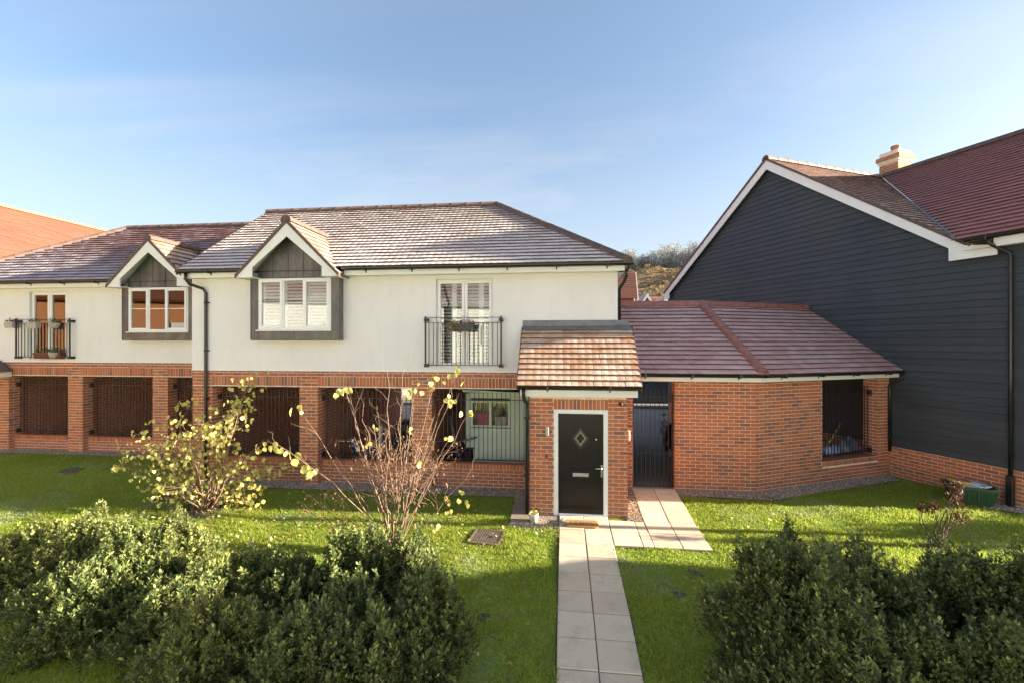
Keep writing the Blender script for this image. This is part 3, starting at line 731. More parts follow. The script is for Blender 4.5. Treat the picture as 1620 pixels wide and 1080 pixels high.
    gt.flush(H, 'gablet_tile', M_TILEO if False else M_TILEP, tile_builder, 120, 'gablet_tiles')
    return H, jl

HOUSE_MAIN, JUL = build_house('rendered_house', 'cream house in the middle with white shuttered balcony doors and whitish frosted roof', -8.573, 1.128, 9.70, 0.0,
    [(-8.077, -5.931), (-5.492, -3.302), (-2.86, -0.64)], -5.915, (-2.761, -1.503, 2.607, 4.506), False, True, -3.967, True, 'rendered houses over open carports')
downpipe(HOUSE_MAIN, [(-8.46, 9.37, 4.70), (-8.46, 9.37, 4.56), (-8.44, 9.45, 4.46), (-8.22, 9.60, 4.36), (-8.19, 9.635, 4.27), (-8.19, 9.635, 1.0), (-8.19, 9.635, -0.05)], [(-8.19, 9.635, 4.05), (-8.19, 9.635, 2.95), (-8.19, 9.635, 1.85)])
downpipe(HOUSE_MAIN, [(1.27, 9.42, 4.62), (1.27, 9.42, 4.50), (1.25, 9.55, 4.40), (1.18, 9.74, 4.28), (1.175, 9.78, 4.20), (1.175, 9.78, 3.2)], [(1.175, 9.78, 3.9)])
sg_ = MB(); sg_.box(1.24, 1.262, 9.42, 15.3, 4.588, 4.725); sg_.box(1.135, 1.2395, 9.44, 15.3, 4.598, 4.61); part('side_fascia', sg_, M_FASCIA, HOUSE_MAIN)
gutter('side_gutter', HOUSE_MAIN, (1.264, 9.40, 4.745), (1.264, 15.3, 4.745), (1, 0))
sw = MB(); sw.box(0.80, 1.122, 10.04, 15.3, -0.4, 2.50); part('side_wall_core', sw, M_MORTAR, HOUSE_MAIN)
HOUSE_LEFT, JUL2 = build_house('rendered_house', 'cream house set back at the left, with three pale planters on its balcony rail', -17.3, -8.60, 10.94, 0.09,
    [(-15.22, -13.37), (-12.92, -10.83), (-10.39, -8.95)], -10.45, (-14.55, -13.40, 2.69, 4.515), True, False, None, False, 'rendered houses over open carports')

# ------------------------------------------------------------ porch
def build_porch():
    P = thing('porch', (0.28, 8.73, -0.17), 'small red brick entrance porch with a tiled lean-to roof and a black front door', 'porch')
    bricks = Pieces(); tiles = Pieces(); u0, u1, v = -0.641, 1.201, 8.73; L = u1-u0; z0 = -0.24; door = (-0.184-u0, 0.842-u0, -1.0, 1.878)
    mb = MB(); core(mb, (u0, v), (1, 0), L, -0.5, 2.14, 0.22, [door]); mb.box(u0, u0+0.22, v+0.2205, 9.69, -0.5, 2.5); mb.box(u1-0.22, u1, v+0.2205, 9.69, -0.5, 2.5)
    part('wall_core', mb, M_MORTAR, P)
    brick_face(bricks, (u0, v), (1, 0), L, z0, z0+28*0.075, [door], vis=1.0)
    s0 = z0+28*0.075
    brick_face(bricks, (u0, v), (1, 0), L, s0, s0+0.225, [(door[0]-0.0, door[1]+0.0, 0, 9)], [(door[0], door[1], s0+0.0, s0+0.215)], vis=1.0)
    brick_face(bricks, (u1, v), (0, 1), 0.96, z0, z0+32*0.075, vis=0.3)
    brick_face(bricks, (u0, 9.69), (0, -1), 0.96, z0, z0+32*0.075, vis=0.3)
    # door
    M0 = frame((-0.181, v-0.012, 0), (1, 0)); fr = MB(); W = 1.02; zb, zt = -0.155, 1.873
    fr.bbox(0, 0.085, 0, 0.09, zb, zt, 0.008, M0); fr.bbox(W-0.085, W, 0, 0.09, zb, zt, 0.008, M0); fr.bbox(0.085, W-0.085, 0, 0.09, zt-0.08, zt, 0.008, M0); fr.bbox(0.085, W-0.085, -0.01, 0.09, zb, zb+0.05, 0.01, M0)
    part('door_frame', fr, M_WHITE, P)
    dm = MB(); x0, x1, y0, y1, a, b = 0.089, W-0.089, 0.022, 0.066, zb+0.054, zt-0.084
    cx, cz, rx, rz = 0.505, 1.325, 0.135, 0.185
    # leaf with a diamond opening
    out = [(x0, a), (x1, a), (x1, b), (x0, b)]; dia = [(cx, cz-rz), (cx+rx, cz), (cx, cz+rz), (cx-rx, cz)]
    for (p, q, r, s) in ((0, 1, 1, 0), (1, 2, 2, 1), (2, 3, 3, 2), (3, 0, 0, 3)):
        dm.prism([out[p], out[q], dia[q], dia[p]], y0, y1, M0)
    D = part('front_door', dm, M_DOOR, P)
    dr = MB()
    outer = [(cx, cz-rz-0.03), (cx+rx+0.022, cz), (cx, cz+rz+0.03), (cx-rx-0.022, cz)]; inner = [(cx, cz-rz+0.035), (cx+rx-0.026, cz), (cx, cz+rz-0.035), (cx-rx+0.026, cz)]
    for i in range(4): j = (i+1) % 4; dr.prism([outer[i], outer[j], inner[j], inner[i]], y0-0.016, y0+0.012, M0)
    part('diamond_frame', dr, simple('dark_moulding', (0.03, 0.03, 0.03), 0.25), D)
    d2 = MB(); ii = [(x+(cx-x)*0.26, z+(cz-z)*0.26) for x, z in inner]
    for i in range(4): j = (i+1) % 4; d2.prism([inner[i], inner[j], ii[j], ii[i]], y0-0.006, y0+0.012, M0)
    part('diamond_bead', d2, simple('grey_bead', (0.20, 0.20, 0.21), 0.35), D)
    dg = MB(); dg.prism(ii, y0+0.012, y0+0.02, M0); part('diamond_glass', dg, glass_mat('obscure_glass', (0.25, 0.26, 0.25), 0.12), D)
    pan = MB()
    for (p0, p1, q0, q1) in ((0.06, W-0.178-0.06, 0.10, 0.62), ):
        for (A_, B_, C_, E_) in ((x0+p0, x0+p1, a+q0, a+q0+0.012), (x0+p0, x0+p1, a+q1-0.012, a+q1), (x0+p0, x0+p0+0.012, a+q0, a+q1), (x0+p1-0.012, x0+p1, a+q0, a+q1)):
            pan.box(A_, B_, y0-0.006, y0-0.0005, C_, E_, M0)
    part('door_moulding', pan, M_DOOR, D)
    lb = MB(); lb.bbox(0.36, 0.66, y0-0.014, y0-0.001, 0.60, 0.672, 0.008, M0); LB = part('letterbox', lb, M_STEEL, D)
    lf = MB(); lf.bbox(0.385, 0.635, y0-0.022, y0-0.0145, 0.615, 0.657, 0.006, M0); part('letterbox_flap', lf, M_STEEL, LB)
    hb = MB(); hb.bbox(W-0.135, W-0.10, y0-0.012, y0-0.001, 0.60, 0.83, 0.008, M0); HB = part('handle_plate', hb, M_STEEL, D)
    hl = MB(); hl.tube([M0 @ Vector((W-0.118, y0-0.012, 0.775)), M0 @ Vector((W-0.118, y0-0.05, 0.775)), M0 @ Vector((W-0.14, y0-0.055, 0.775)), M0 @ Vector((W-0.235, y0-0.055, 0.772))], 0.010, 10); part('door_handle', hl, M_STEEL, HB)
    sp = MB(); sp.tube([M0 @ Vector((0.80, y0, 1.315)), M0 @ Vector((0.80, y0-0.012, 1.315))], 0.016, 12); part('spy_hole', sp, M_STEEL, D)
    ts = MB(); ts.bbox(0.0-0.02, W+0.02, -0.03, 0.20, zb-0.06, zb-0.004, 0.006, M0); part('threshold', ts, simple('grey_threshold', (0.16, 0.155, 0.15), 0.7), P)
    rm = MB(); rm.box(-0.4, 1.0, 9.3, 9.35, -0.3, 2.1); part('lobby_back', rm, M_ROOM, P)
    # lamp, bell, camera on the wall
    lp = MB(); lp.bbox(-0.337, -0.272, v-0.075, v-0.008, 1.375, 1.54, 0.01); part('wall_light', lp, simple('lamp_cream', (0.42, 0.38, 0.33), 0.45), P)
    bl = MB(); bl.bbox(-0.33, -0.305, v-0.03, v-0.008, 0.93, 1.0, 0.006); part('door_bell', bl, M_IRON, P)
    cm = MB(); cm.bbox(1.03, 1.10, v-0.07, v-0.008, 1.965, 2.03, 0.01); cm.tube([(1.065, v-0.07, 1.995), (1.065, v-0.10, 1.98)], 0.022, 10); part('security_light', cm, M_IRON, P)
    lp2 = MB(); lp2.bbox(u1+0.008, u1+0.06, 8.80, 8.87, 1.28, 1.48, 0.012); part('side_light', lp2, simple('lamp_white', (0.40, 0.37, 0.33), 0.35), P)
    # lean-to roof
    ve, zd = 8.47, 2.315; ul, ur = -0.86, 1.415; run = 1.205; tan = 0.925; ph = math.atan(tan); c, s = math.cos(ph), math.sin(ph)
    roof_plane(tiles, (ul, ve, zd), (1, 0, 0), (0, c, s), run/c-0.05, lambda t: (0, ur-ul), 0.148, 0.285)
    dk = MB(); dk.poly([(ul, ve, zd), (ur, ve, zd), (ur, ve+run, zd+run*tan), (ul, ve+run, zd+run*tan)]); dk.poly([(ul+0.02, ve+0.02, zd-0.05), (ur-0.02, ve+0.02, zd-0.05), (ur-0.02, 9.69, zd-0.05), (ul+0.02, 9.69, zd-0.05)])
    for uu in (ul+0.04, ur-0.04): dk.poly([(uu, ve+0.02, zd-0.05), (uu, 9.69, zd-0.05), (uu, 9.69, zd+1.12), (uu, ve+0.02, zd)])
    part('roof_deck', dk, M_DECK, P)
    vm = MB()
    for uu in (ul-0.018, ur-0.012):
        vm.prism([(0, -0.05), (run, run*tan-0.05), (run, run*tan+0.05), (0, 0.05)], 0, 0.03, Matrix(((0, 1, 0, uu), (1, 0, 0, ve), (0, 0, 1, zd), (0, 0, 0, 1))))
    part('verge_trim', vm, M_RIDGE, P)
    fl = MB(); fl.add([(ul, 9.675, 3.60), (1.36, 9.675, 3.60), (1.36, 9.675, 3.50), (ul, 9.675, 3.50), (ul-0.01, 9.55, 3.40), (ur, 9.55, 3.40)], [(0, 1, 2, 3), (3, 2, 5, 4)])
    fl.box(ul, 1.10, 9.655, 9.677, 3.47, 3.605)
    part('lead_flashing', fl, M_LEAD, P)
    fa = MB(); fa.box(ul+0.05, ur-0.05, 8.585, 8.605, 2.13, 2.285); part('fascia', fa, M_FASCIA, P)
    so = MB(); so.box(ul+0.05, ur-0.05, 8.606, 8.722, 2.142, 2.152); part('soffit', so, M_FASCIA, P)
    gutter('gutter', P, (ul-0.01, 8.583, 2.325), (ur+0.02, 8.583, 2.325), (0, -1))
    downpipe(P, [(-0.745, 8.55, 2.27), (-0.745, 8.55, 2.16), (-0.735, 8.62, 2.06), (-0.69, 8.70, 1.98), (-0.688, 8.70, 1.88), (-0.688, 8.70, -0.14)], [(-0.688, 8.70, 1.7), (-0.688, 8.70, 0.6)])
    tiles.flush(P, 'roof_tile', M_TILEP, tile_builder, 300, 'roof_tiles')
    bricks.flush(P, 'brick', M_BRICK, brick_builder, 300, 'brickwork')
    return P
PORCH = build_porch()

# ------------------------------------------------------------ brick outbuilding with a bent front
DW = Vector((math.sin(R(65)), math.cos(R(65)), 0)); NW = Vector((-DW.y, DW.x, 0)); WP = Vector((4.04, 10.14, 0))
def build_outbuilding():
    G = thing('outbuilding', (3.0, 10.14, -0.05), 'low red brick outbuilding with iron gate and a front wall bent round a corner', 'outbuilding')
    b = Pieces(); pr = Pieces(); t = Pieces(); z0 = -0.21; n = 34; zt = z0+n*0.075
    gate = (1.505-1.135, 2.39-1.135, -1, 2.6)
    mb = MB(); core(mb, (1.135, 10.14), (1, 0), 4.04-1.135, -0.5, 2.35, 0.30, [gate])
    op = (1.925, 3.74, 0.455, 2.36); LWG = 4.13
    core(mb, (WP.x, WP.y), (DW.x, DW.y), LWG, -0.5, 2.37, 0.33, [op]); part('wall_core', mb, M_MORTAR, G)
    brick_face(b, (1.135, 10.14), (1, 0), 4.04-1.135, z0, zt, [gate], vis=1)
    brick_face(b, (2.39, 10.44), (0, -1), 0.30, z0, zt, vis=0.3); brick_face(b, (1.505, 10.14), (0, 1), 0.30, z0, zt, vis=0.3)
    brick_face(b, (WP.x, WP.y), (DW.x, DW.y), LWG, z0, zt, [(op[0], op[1], op[2]-0.115, 3)], [(op[0], op[1], op[2]-0.11, op[2])], phase=1, vis=1)
    q = WP+DW*op[1]+NW*0.33; brick_face(pr, (q.x, q.y), (NW.x*-1, NW.y*-1), 0.33, z0+9*0.075, zt, vis=1)
    M1 = frame((WP.x, WP.y, 0), (DW.x, DW.y))
    sl_ = MB(); sl_.box(op[0]+0.002, op[1]-0.002, -0.004, 0.32, op[2]-0.001, op[2]+0.004, M1); part('sill_course', sl_, M_BRICK, G)
    o = WP+DW*(op[0]+0.01)+NW*0.16; rl = railing(G, 'window_railing', (o.x, o.y), (DW.x, DW.y), op[1]-op[0]-0.02, op[2]+0.09, 1.94, 2.12, 0.1)
    for z in (op[2]+0.1, 1.94):
        fb = MB(); fb.bbox(op[1]-0.06, op[1], 0.12, 0.22, z-0.06, z+0.06, 0.01, M1); part('fixing_block', fb, M_IRON, rl)
    # gate
    g0 = 1.515; gw = 0.865; gt = railing(G, 'gate', (g0, 10.26), (1, 0), gw, -0.005, 1.95, 2.13, 0.0985, second=0.72)
    for s in (0.012, gw-0.012):
        p = MB(); p.box(g0+s-0.014, g0+s+0.014, 10.245, 10.275, -0.03, 2.0); part('gate_stile', p, M_IRON, gt)
    lk = MB(); lk.bbox(g0+gw-0.10, g0+gw-0.02, 10.235, 10.29, 0.66, 0.80, 0.008); part('latch', lk, M_IRON, gt)
    # roof
    tan = 0.665; ph = math.atan(tan); c, s = math.cos(ph), math.sin(ph); zd = 2.455; run = 2.45
    foot = Vector((4.105, 9.85, zd)); ul = 1.15
    roof_plane(t, (ul, 9.85, zd), (1, 0, 0), (0, c, s), run/c, lambda k: (0, foot.x-ul-0.2217*k*c), 0.177, 0.285)
    s1 = (Vector((7.79, 11.89, 0))-foot).dot(DW)
    roof_plane(t, foot, DW, NW*c+Vector((0, 0, s)), run/c, lambda k: (0.2217*k*c, s1), 0.177, 0.285)
    zr = zd+run*tan; hp = foot+Vector((-0.2217*run, run, run*tan)); re = foot+DW*s1+NW*run+Vector((0, 0, run*tan))
    b1 = hp+Vector((0.55, 2.45, -run*tan)); dk = MB(); dk.poly([(ul, 9.85, zd), foot, hp, (ul, 9.85+run, zr)])
    dk.poly([foot, foot+DW*s1, re, hp]); bk = re+NW*run-Vector((0, 0, run*tan)); bh = Vector((hp.x-0.5, hp.y+run, zd))
    dk.poly([(ul, 9.85+run, zr), hp, bh, (ul, 9.85+2*run, zd)]); dk.poly([hp, re, bk, bh])
    part('roof_deck', dk, M_DECK, G)
    rme = ridge_mesh('ridge_tile', M_RIDGER, 0.12)
    ridge_line(rme, 'ridge_tile', G, (ul, 9.85+run, zr+0.035), hp+Vector((0, 0, 0.035))); ridge_line(rme, 'ridge_tile', G, hp+Vector((0, 0, 0.035)), re+Vector((0, 0, 0.035)))
    ridge_line(rme, 'hip_tile', G, foot+Vector((-0.005, 0.02, 0.045)), hp+Vector((0, 0, 0.055)), lift=-0.03)
    fa = MB(); fa.box(1.28, 4.085, 9.915, 9.935, 2.325, 2.445); so = MB(); so.box(1.28, 4.07, 9.936, 10.132, 2.338, 2.346)
    f1 = Vector((4.105, 9.85, 0))+NW*0.065
    Mf = frame((f1.x, f1.y, 0), (DW.x, DW.y)); fa.box(0.02, s1+0.02, 0, 0.02, 2.325, 2.445, Mf); so.box(0.03, s1, 0.021, 0.215, 2.340, 2.348, Mf)
    part('fascia', fa, M_FASCIA, G); part('soffit', so, M_FASCIA, G)
    gutter('gutter', G, (1.25, 9.913, 2.475), (4.09, 9.913, 2.475), (0, -1))
    ga = f1+Vector((0, 0, 2.475)); gutter('gutter', G, ga-NW*0.002, ga+DW*(s1+0.05)-NW*0.002, (-NW.x, -NW.y))
    dp = WP+DW*(4.13-0.045)-NW*0.045; e = f1+DW*(s1-0.02)-NW*0.06
    downpipe(G, [(e.x, e.y, 2.42), (e.x, e.y, 2.30), (dp.x, dp.y, 2.12), (dp.x, dp.y, 2.0), (dp.x, dp.y, 0.55)], [(dp.x, dp.y, 0.95)])
    b.flush(G, 'brick', M_BRICK, brick_builder, 300, 'brickwork'); pr.flush(G, 'pier_brick', M_BRICKD, brick_builder, 120)
    t.flush(G, 'roof_tile', M_TILEG, tile_builder, 300, 'roof_tiles')
    return G
OUTB = build_outbuilding()

# ------------------------------------------------------------ boarded house on the right
def build_boarded():
    E = Vector((7.79, 11.89, 0)); dw = Vector((DW.y, -DW.x, 0)); nin = DW.copy()      # dw runs toward the camera along the wall, nin goes inside
    t0, t1 = -8.25, 2.40; apx = -3.36; hw = 4.86; zap = 8.70; tan = 0.735
    B = thing('boarded_house', (E+dw*-2), 'dark blue boarded house with a wide white-edged gable on the right', 'house')
    M0 = frame((E.x+dw.x*t0, E.y+dw.y*t0, 0), (dw.x, dw.y))     # x along wall from far to near, y inward
    L = t1-t0; xa = apx-t0; X = lambda t: t-t0
    roofz = lambda x: zap-abs(x-xa)*tan      # underside of the gable roof
    zpl = 0.66; br = Pieces()
    mb = MB(); mb.box(0, L, 0.0, 0.3, -0.6, zpl, M0); part('plinth_core', mb, M_MORTAR, B)
    brick_face(br, (E.x+dw.x*t0, E.y+dw.y*t0), (dw.x, dw.y), L, zpl-11*0.075, zpl, vis=1)
    eR = X(1.55)
    bk = MB(); bk.prism([(0, zpl), (L, zpl), (L, 5.15), (eR, 5.15), (xa, zap-0.05), (0, roofz(0)-0.05)], 0.03, 0.25, M0); part('wall_backing', bk, M_DECK, B)
    g = 0.152; z = zpl+0.01; cache = 0
    while z < zap-0.1:
        zt = z+g; lo = 0.0; hi = L
        zc = z+g*0.5
        if zc > roofz(0)-0.06: lo = xa-(zap-zc-0.06)/tan
        if zt > 5.12: hi = min(L, xa+(zap-zc-0.06)/tan)
        if hi-lo > 0.1:
            cuts = [lo]; nx = lo+random.uniform(1.2, 3.6)
            while nx < hi-0.8: cuts.append(nx); nx += 3.6
            cuts.append(hi)
            for ca, cb in zip(cuts, cuts[1:]):
                m = MB(); y = -0.004+random.uniform(-0.0015, 0.0015); zj = [z+random.uniform(-0.0012, 0.0012) for _ in range(2)]; ca += 0.0012; cb -= 0.0012
                m.add([M0 @ Vector(p) for p in ((ca, y-0.023, zj[0]), (cb, y-0.023, zj[1]), (cb, y, zt+0.004), (ca, y, zt+0.004), (ca, 0.028, z), (cb, 0.028, z))], [(0, 1, 2, 3), (4, 5, 1, 0)])
                part('board', m, M_BOARD, B)
        z += g
    # roofs: gable slope running in from the wall, and the main slope parallel to it
    ph = math.atan(tan); c, s = math.cos(ph), math.sin(ph); rid = 4.9+0.25
    gtl = Pieces(); mt = Pieces(); O = E; ov = 0.30
    def P(t, k, z): q = E+dw*t+nin*k; return Vector((q.x, q.y, z))
    # right gable slope: seen from its low side, along-eave direction is -nin
    te = apx+hw+0.12; zd = zap+0.06
    ze = zd-(te-apx)*tan
    roof_plane(gtl, P(te, -0.14, ze), nin, -dw*c+Vector((0, 0, s)), (te-apx)/c, lambda q: (0, 0.14+max(0.02, (apx+(zd-5.24)/tan-(te-q*c))/(0.66/tan)-0.3)), 0.20, 0.29)
    k0 = -ov; zm = 5.24
    def mspan(q): 
        return (0, 1)
    tl0 = 1.62
    tm = 0.66; pm = math.atan(tm); c2, s2 = math.cos(pm), math.sin(pm); tv = apx+(zd-zm)/tan; kk = tm/tan
    roof_plane(mt, P(tl0, k0, zm), dw, nin*c2+Vector((0, 0, s2)), (rid-k0)/c2, lambda q: (tv-kk*q*c2-tl0+0.02, 3.75-tl0), 0.205, 0.30)  # roof carried past the wall end, out of view, to shade the main roof
    zr = zm+(rid-k0)*tm
    dk = MB(); A0, A1 = P(apx, -0.14, zd), P(apx, rid+0.2, zd)
    dk.poly([P(te, -0.14, ze), P(te, 0.1, ze), A1, A0]); tl_ = apx-hw-0.12
    dk.poly([P(tl_, -0.14, zd-(hw+0.12)*tan), A0, A1, P(tl_, rid*2, zd-(hw+0.12)*tan)])
    dk.poly([P(1.75, k0, zm), P(3.75, k0, zm), P(3.75, rid, zr), P(apx-0.2, rid, zr)]); dk.poly([P(3.75, rid, zr), P(apx-0.2, rid, zr), P(apx-4.0, rid*2.1, zm), P(3.75, rid*2.1, zm)])
    part('roof_deck', dk, M_DECK, B)
    # far end of the main part: gable wall and rear walls
    ew = MB(); Me = frame(tuple(P(t1, 0, 0)), (nin.x, nin.y)); ew.prism([(0.251, -0.6), (2*rid, -0.6), (2*rid, 5.1), (rid, zr-0.12), (0.251, 5.25)], 0, 0.25, Me); part('end_wall', ew, M_BOARD, B)
    rw = MB(); Mr = frame(tuple(P(apx-hw, 0.26, 0)), (nin.x, nin.y)); rw.box(0, 9.5, 0, 0.2, -0.6, 5.0, Mr); part('rear_wall', rw, M_BOARD, B)
    rme = ridge_mesh('ridge_tile', M_RIDGE, 0.125)
    ridge_line(rme, 'ridge_tile', B, P(apx, -0.18, zd+0.04), P(apx, rid, zd+0.04)); ridge_line(rme, 'ridge_tile', B, P(apx, rid, zr+0.035), P(3.75, rid, zr+0.035))
    vl = MB(); vl.tube([P(tv, k0, zm+0.05), P(tv-kk*(rid-k0), rid, zr+0.04)], 0.035, 6); part('valley_trim', vl, M_LEAD, B)
    # bargeboards and verge
    Mb = frame(tuple(P(t0, 0, 0)-nin*0.15), (dw.x, dw.y)); wv = 0.235
    zz = lambda x: zd-0.005-abs(x-xa)*tan
    xl, xr = xa-hw-0.10, xa+hw+0.02
    for (q) in ([(xa, zz(xa)), (xl, zz(xl)), (xl, zz(xl)-wv*0.95), (xl+0.32, zz(xl)-wv*0.95), (xl+0.32, zz(xl+0.32)-wv), (xa, zz(xa)-wv*1.2)],
                [(xa, zz(xa)), (xa, zz(xa)-wv*1.2), (xr-0.28, zz(xr-0.28)-wv), (xr-0.28, zz(xr)-0.30), (xr+0.5, zz(xr)-0.30), (xr+0.5, zz(xr)-0.10), (xr, zz(xr)-0.02)]):
        m = MB(); m.prism(q, 0, 0.025, Mb); part('bargeboard', m, M_FASCIA, B)
    vm = MB()
    for sg in (-1, 1):
        x2 = xa+sg*(hw+0.1); vm.prism([(xa, zz(xa)+0.002), (x2, zz(x2)+0.002), (x2, zz(x2)+0.075), (xa, zz(xa)+0.085)], -0.03, 0.04, Mb)
    part('verge_trim', vm, M_RIDGE, B)
    sf = MB()
    for sg in (-1, 1):
        x2 = xa+sg*(hw-0.1); sf.add([Mb @ Vector(p) for p in ((xa, 0.026, zz(xa)-0.09), (x2, 0.026, zz(x2)-0.09), (x2, 0.15, zz(x2)-0.09), (xa, 0.15, zz(xa)-0.09))], [(0, 1, 2, 3)])
    part('soffit', sf, M_FASCIA, B)
    # eaves on the near part
    fx = X(1.52); fa = MB(); fa.box(fx+0.5, X(3.6), -0.265, -0.243, 5.02, 5.19, M0); fa.box(fx, X(3.6), -0.242, -0.03, 5.03, 5.042, M0); part('fascia', fa, M_FASCIA, B)
    g0 = M0 @ Vector((X(1.60), -0.267, 5.235)); g1 = M0 @ Vector((X(3.75), -0.267, 5.235)); gutter('gutter', B, g0, g1, (-nin.x, -nin.y), 0.6)
    def W(x, y, z): return M0 @ Vector((X(x), y, z))
    downpipe(B, [W(1.98, -0.325, 5.19), W(1.98, -0.325, 5.09), W(2.05, -0.22, 5.0), W(2.17, -0.08, 4.88), W(2.18, -0.07, 4.8), W(2.18, -0.07, 2.5), W(2.18, -0.07, 0.05)])
    cb = MB(); cb.bbox(X(2.13), X(2.23), -0.13, -0.022, -0.1, 0.56, 0.01, M0); part('pipe_boot', cb, M_GUTTER, B)
    cp_ = MB(); cp_.bbox(X(3.5), X(3.62), -0.12, 0.0, -0.6, 5.0, 0.01, M0); part('added_overhang_post', cp_, M_FASCIA, B)  # post under the unseen overhang that is added for shade
    # chimney
    _D = 16.2; _X = (1421-810)/720*_D; cpos = Vector((_X*CS-_D*SN, _X*SN+_D*CS, 0))-dw*0.62; Mc = frame(tuple(cpos), (dw.x, dw.y)); ch = MB(); ch.box(0, 0.62, 0, 0.72, 7.4, 10.02, Mc); ch.box(-0.04, 0.66, -0.04, 0.76, 9.62, 9.70, Mc); ch.box(-0.075, 0.695, -0.075, 0.795, 9.705, 9.87, Mc)
    CH = part('chimney', ch, M_MORTAR, B); cbk = Pieces()
    for (ox, oy, d, LL) in ((0, 0, dw, 0.62), (0.62, 0, nin, 0.72), (0.62, 0.72, -dw, 0.62), (0, 0.72, -nin, 0.72)):
        q = Mc @ Vector((ox, oy, 0)); brick_face(cbk, (q.x, q.y), (d.x, d.y), LL, 8.0, 9.60)
    for (ox, oy, d, LL) in ((-0.075, -0.075, dw, 0.77), (0.695, -0.075, nin, 0.87)):
        q = Mc @ Vector((ox, oy, 0)); brick_face(cbk, (q.x, q.y), (d.x, d.y), LL, 9.715, 9.865)
    cbk.flush(CH, 'brick', brick_mat('buff_brick', [(0, (0.46, 0.19, 0.09)), (0.5, (0.50, 0.24, 0.12)), (1, (0.38, 0.14, 0.075))]), brick_builder, 300)
    pt = MB(); pt.lathe([(0.0, 10.0), (0.14, 10.0), (0.125, 10.20), (0.14, 10.21), (0.14, 10.27), (0.10, 10.27), (0.09, 10.1)], 14, tuple(Mc @ Vector((0.31, 0.36, 0)))); part('chimney_pot', pt, simple('terracotta', (0.36, 0.14, 0.08), 0.8), CH)
    br.flush(B, 'brick', M_BRICK, brick_builder, 300, 'brickwork'); mt.flush(B, 'roof_tile', M_TILER, tile_builder, 300, 'roof_tiles'); gtl.flush(B, 'gable_tile', M_TILEP, tile_builder, 150, 'gable_tiles')
    return B
BOARDED = build_boarded()
# ------------------------------------------------------------ far roof on the left, end roof of the next link, distant houses
def far_left():
    T = thing('tall_house', (-24, 22, 0), 'tall house with a big plain orange tiled roof lit by the sun, far left', 'house')
    ur, zr, tan = -25.0, 9.17, 0.72; v0, v1 = 14.0, 34.0; run = 5.4; ph = math.atan(tan); c, s = math.cos(ph), math.sin(ph); t = Pieces()
    roof_plane(t, (ur+run, v0, zr-run*tan), (0, 1, 0), (-c, 0, s), run/c, lambda k: (0, v1-v0), 0.30, 0.60, jit=0.004)
    mb = MB(); mb.poly([(ur+run, v0, zr-run*tan), (ur+run, v1, zr-run*tan), (ur, v1, zr), (ur, v0, zr)]); mb.poly([(ur-run, v0, zr-run*tan), (ur, v0, zr), (ur, v1, zr), (ur-run, v1, zr-run*tan)]); part('roof_deck', mb, M_DECK, T)
    w = MB(); w.box(ur-run+0.4, ur+run-0.4, v0+0.2, v1-0.2, -1, zr-run*tan+0.1); w.prism([(ur-run+0.4, zr-run*tan+0.1), (ur+run-0.4, zr-run*tan+0.1), (ur, zr-0.2)], v0+0.2, v0+0.4); part('wall', w, M_BRICK, T)
    ridge_line(ridge_mesh('ridge_tile', M_RIDGER, 0.13), 'ridge_tile', T, (ur, v0, zr+0.04), (ur, v1, zr+0.04), 0.43)
    t.flush(T, 'roof_tile', M_TILEO, tile_builder, 300, 'roof_tiles')
far_left()
def link_end():
    T = thing('lean_to', (-15.9, 10.4, 0), 'corner of a dark hipped lean-to roof cut by the left edge, over the brick pier', 'lean-to')
    mb = MB(); e, vf = -15.02, 10.42
    mb.poly([(e, vf, 2.36), (e, 10.9, 2.36), (e-1.0, 10.9, 3.05), (e-0.48, 10.9, 2.69)]); mb.poly([(e-4, vf, 2.36), (e, vf, 2.36), (e-0.48, 10.9, 2.69), (e-4, 10.9, 2.69)]); part('roof', mb, M_RIDGE, T)
    fa = MB(); fa.box(e-4, e-0.06, vf+0.06, vf+0.08, 2.20, 2.34); fa.box(e-0.08, e-0.061, vf+0.081, 10.9, 2.20, 2.34); part('fascia', fa, M_FASCIA, T)
    gutter('gutter', T, (e-4, vf+0.056, 2.37), (e+0.02, vf+0.056, 2.37), (0, -1)); 
link_end()
def small_house(label, px, D, py_ridge, py_eave, halfw, rot, roofm, trim):
    X = (px-810)/720*D; u = X*CS-D*SN; v = X*SN+D*CS; zr = CAMZ-(py_ridge-539.4)/720*D; ze = CAMZ-(py_eave-539.4)/720*D
    H = thing('distant_house', (u, v, 0), label, 'house', 'houses beyond the outbuilding')
    M = Matrix.Translation((u, v, 0)) @ Matrix.Rotation(R(rot), 4, 'Z'); dp = 9.0
    w = MB(); w.box(-halfw+0.2, halfw-0.2, 0.2, dp, -1, ze, M); w.prism([(-halfw+0.2, ze), (halfw-0.2, ze), (0, zr-0.15)], 0.2, 0.4, M); part('wall', w, M_BRICK, H)
    r = MB()
    for sg in (-1, 1):
        n = 14
        for i in range(n):
            a, b = i/n, (i+1)/n; q = lambda f, l: M @ Vector((sg*halfw*(1-f), l, ze+(zr-ze)*f))
            up = M.to_3x3() @ Vector((0, 0, 0.05))
            r.poly([q(a, -0.1)+up, q(a, dp)+up, q(b, dp)+up*0.3, q(b, -0.1)+up*0.3]); r.poly([q(a, -0.1), q(a, dp), q(a, dp)+up, q(a, -0.1)+up])
    part('roof', r, roofm, H)
    b = MB()
    for sg in (-1, 1): b.prism([(0, zr), (sg*halfw*1.03, ze-0.1), (sg*halfw*1.03, ze-0.42), (0, zr-0.4)], -0.16, -0.11, M)
    part('bargeboard', b, trim, H)
small_house('distant orange roofed house peeping out beside the drainpipe of the main cream house', 1003, 34, 430, 478, 3.2, 84, M_TILEO, M_FASCIA)
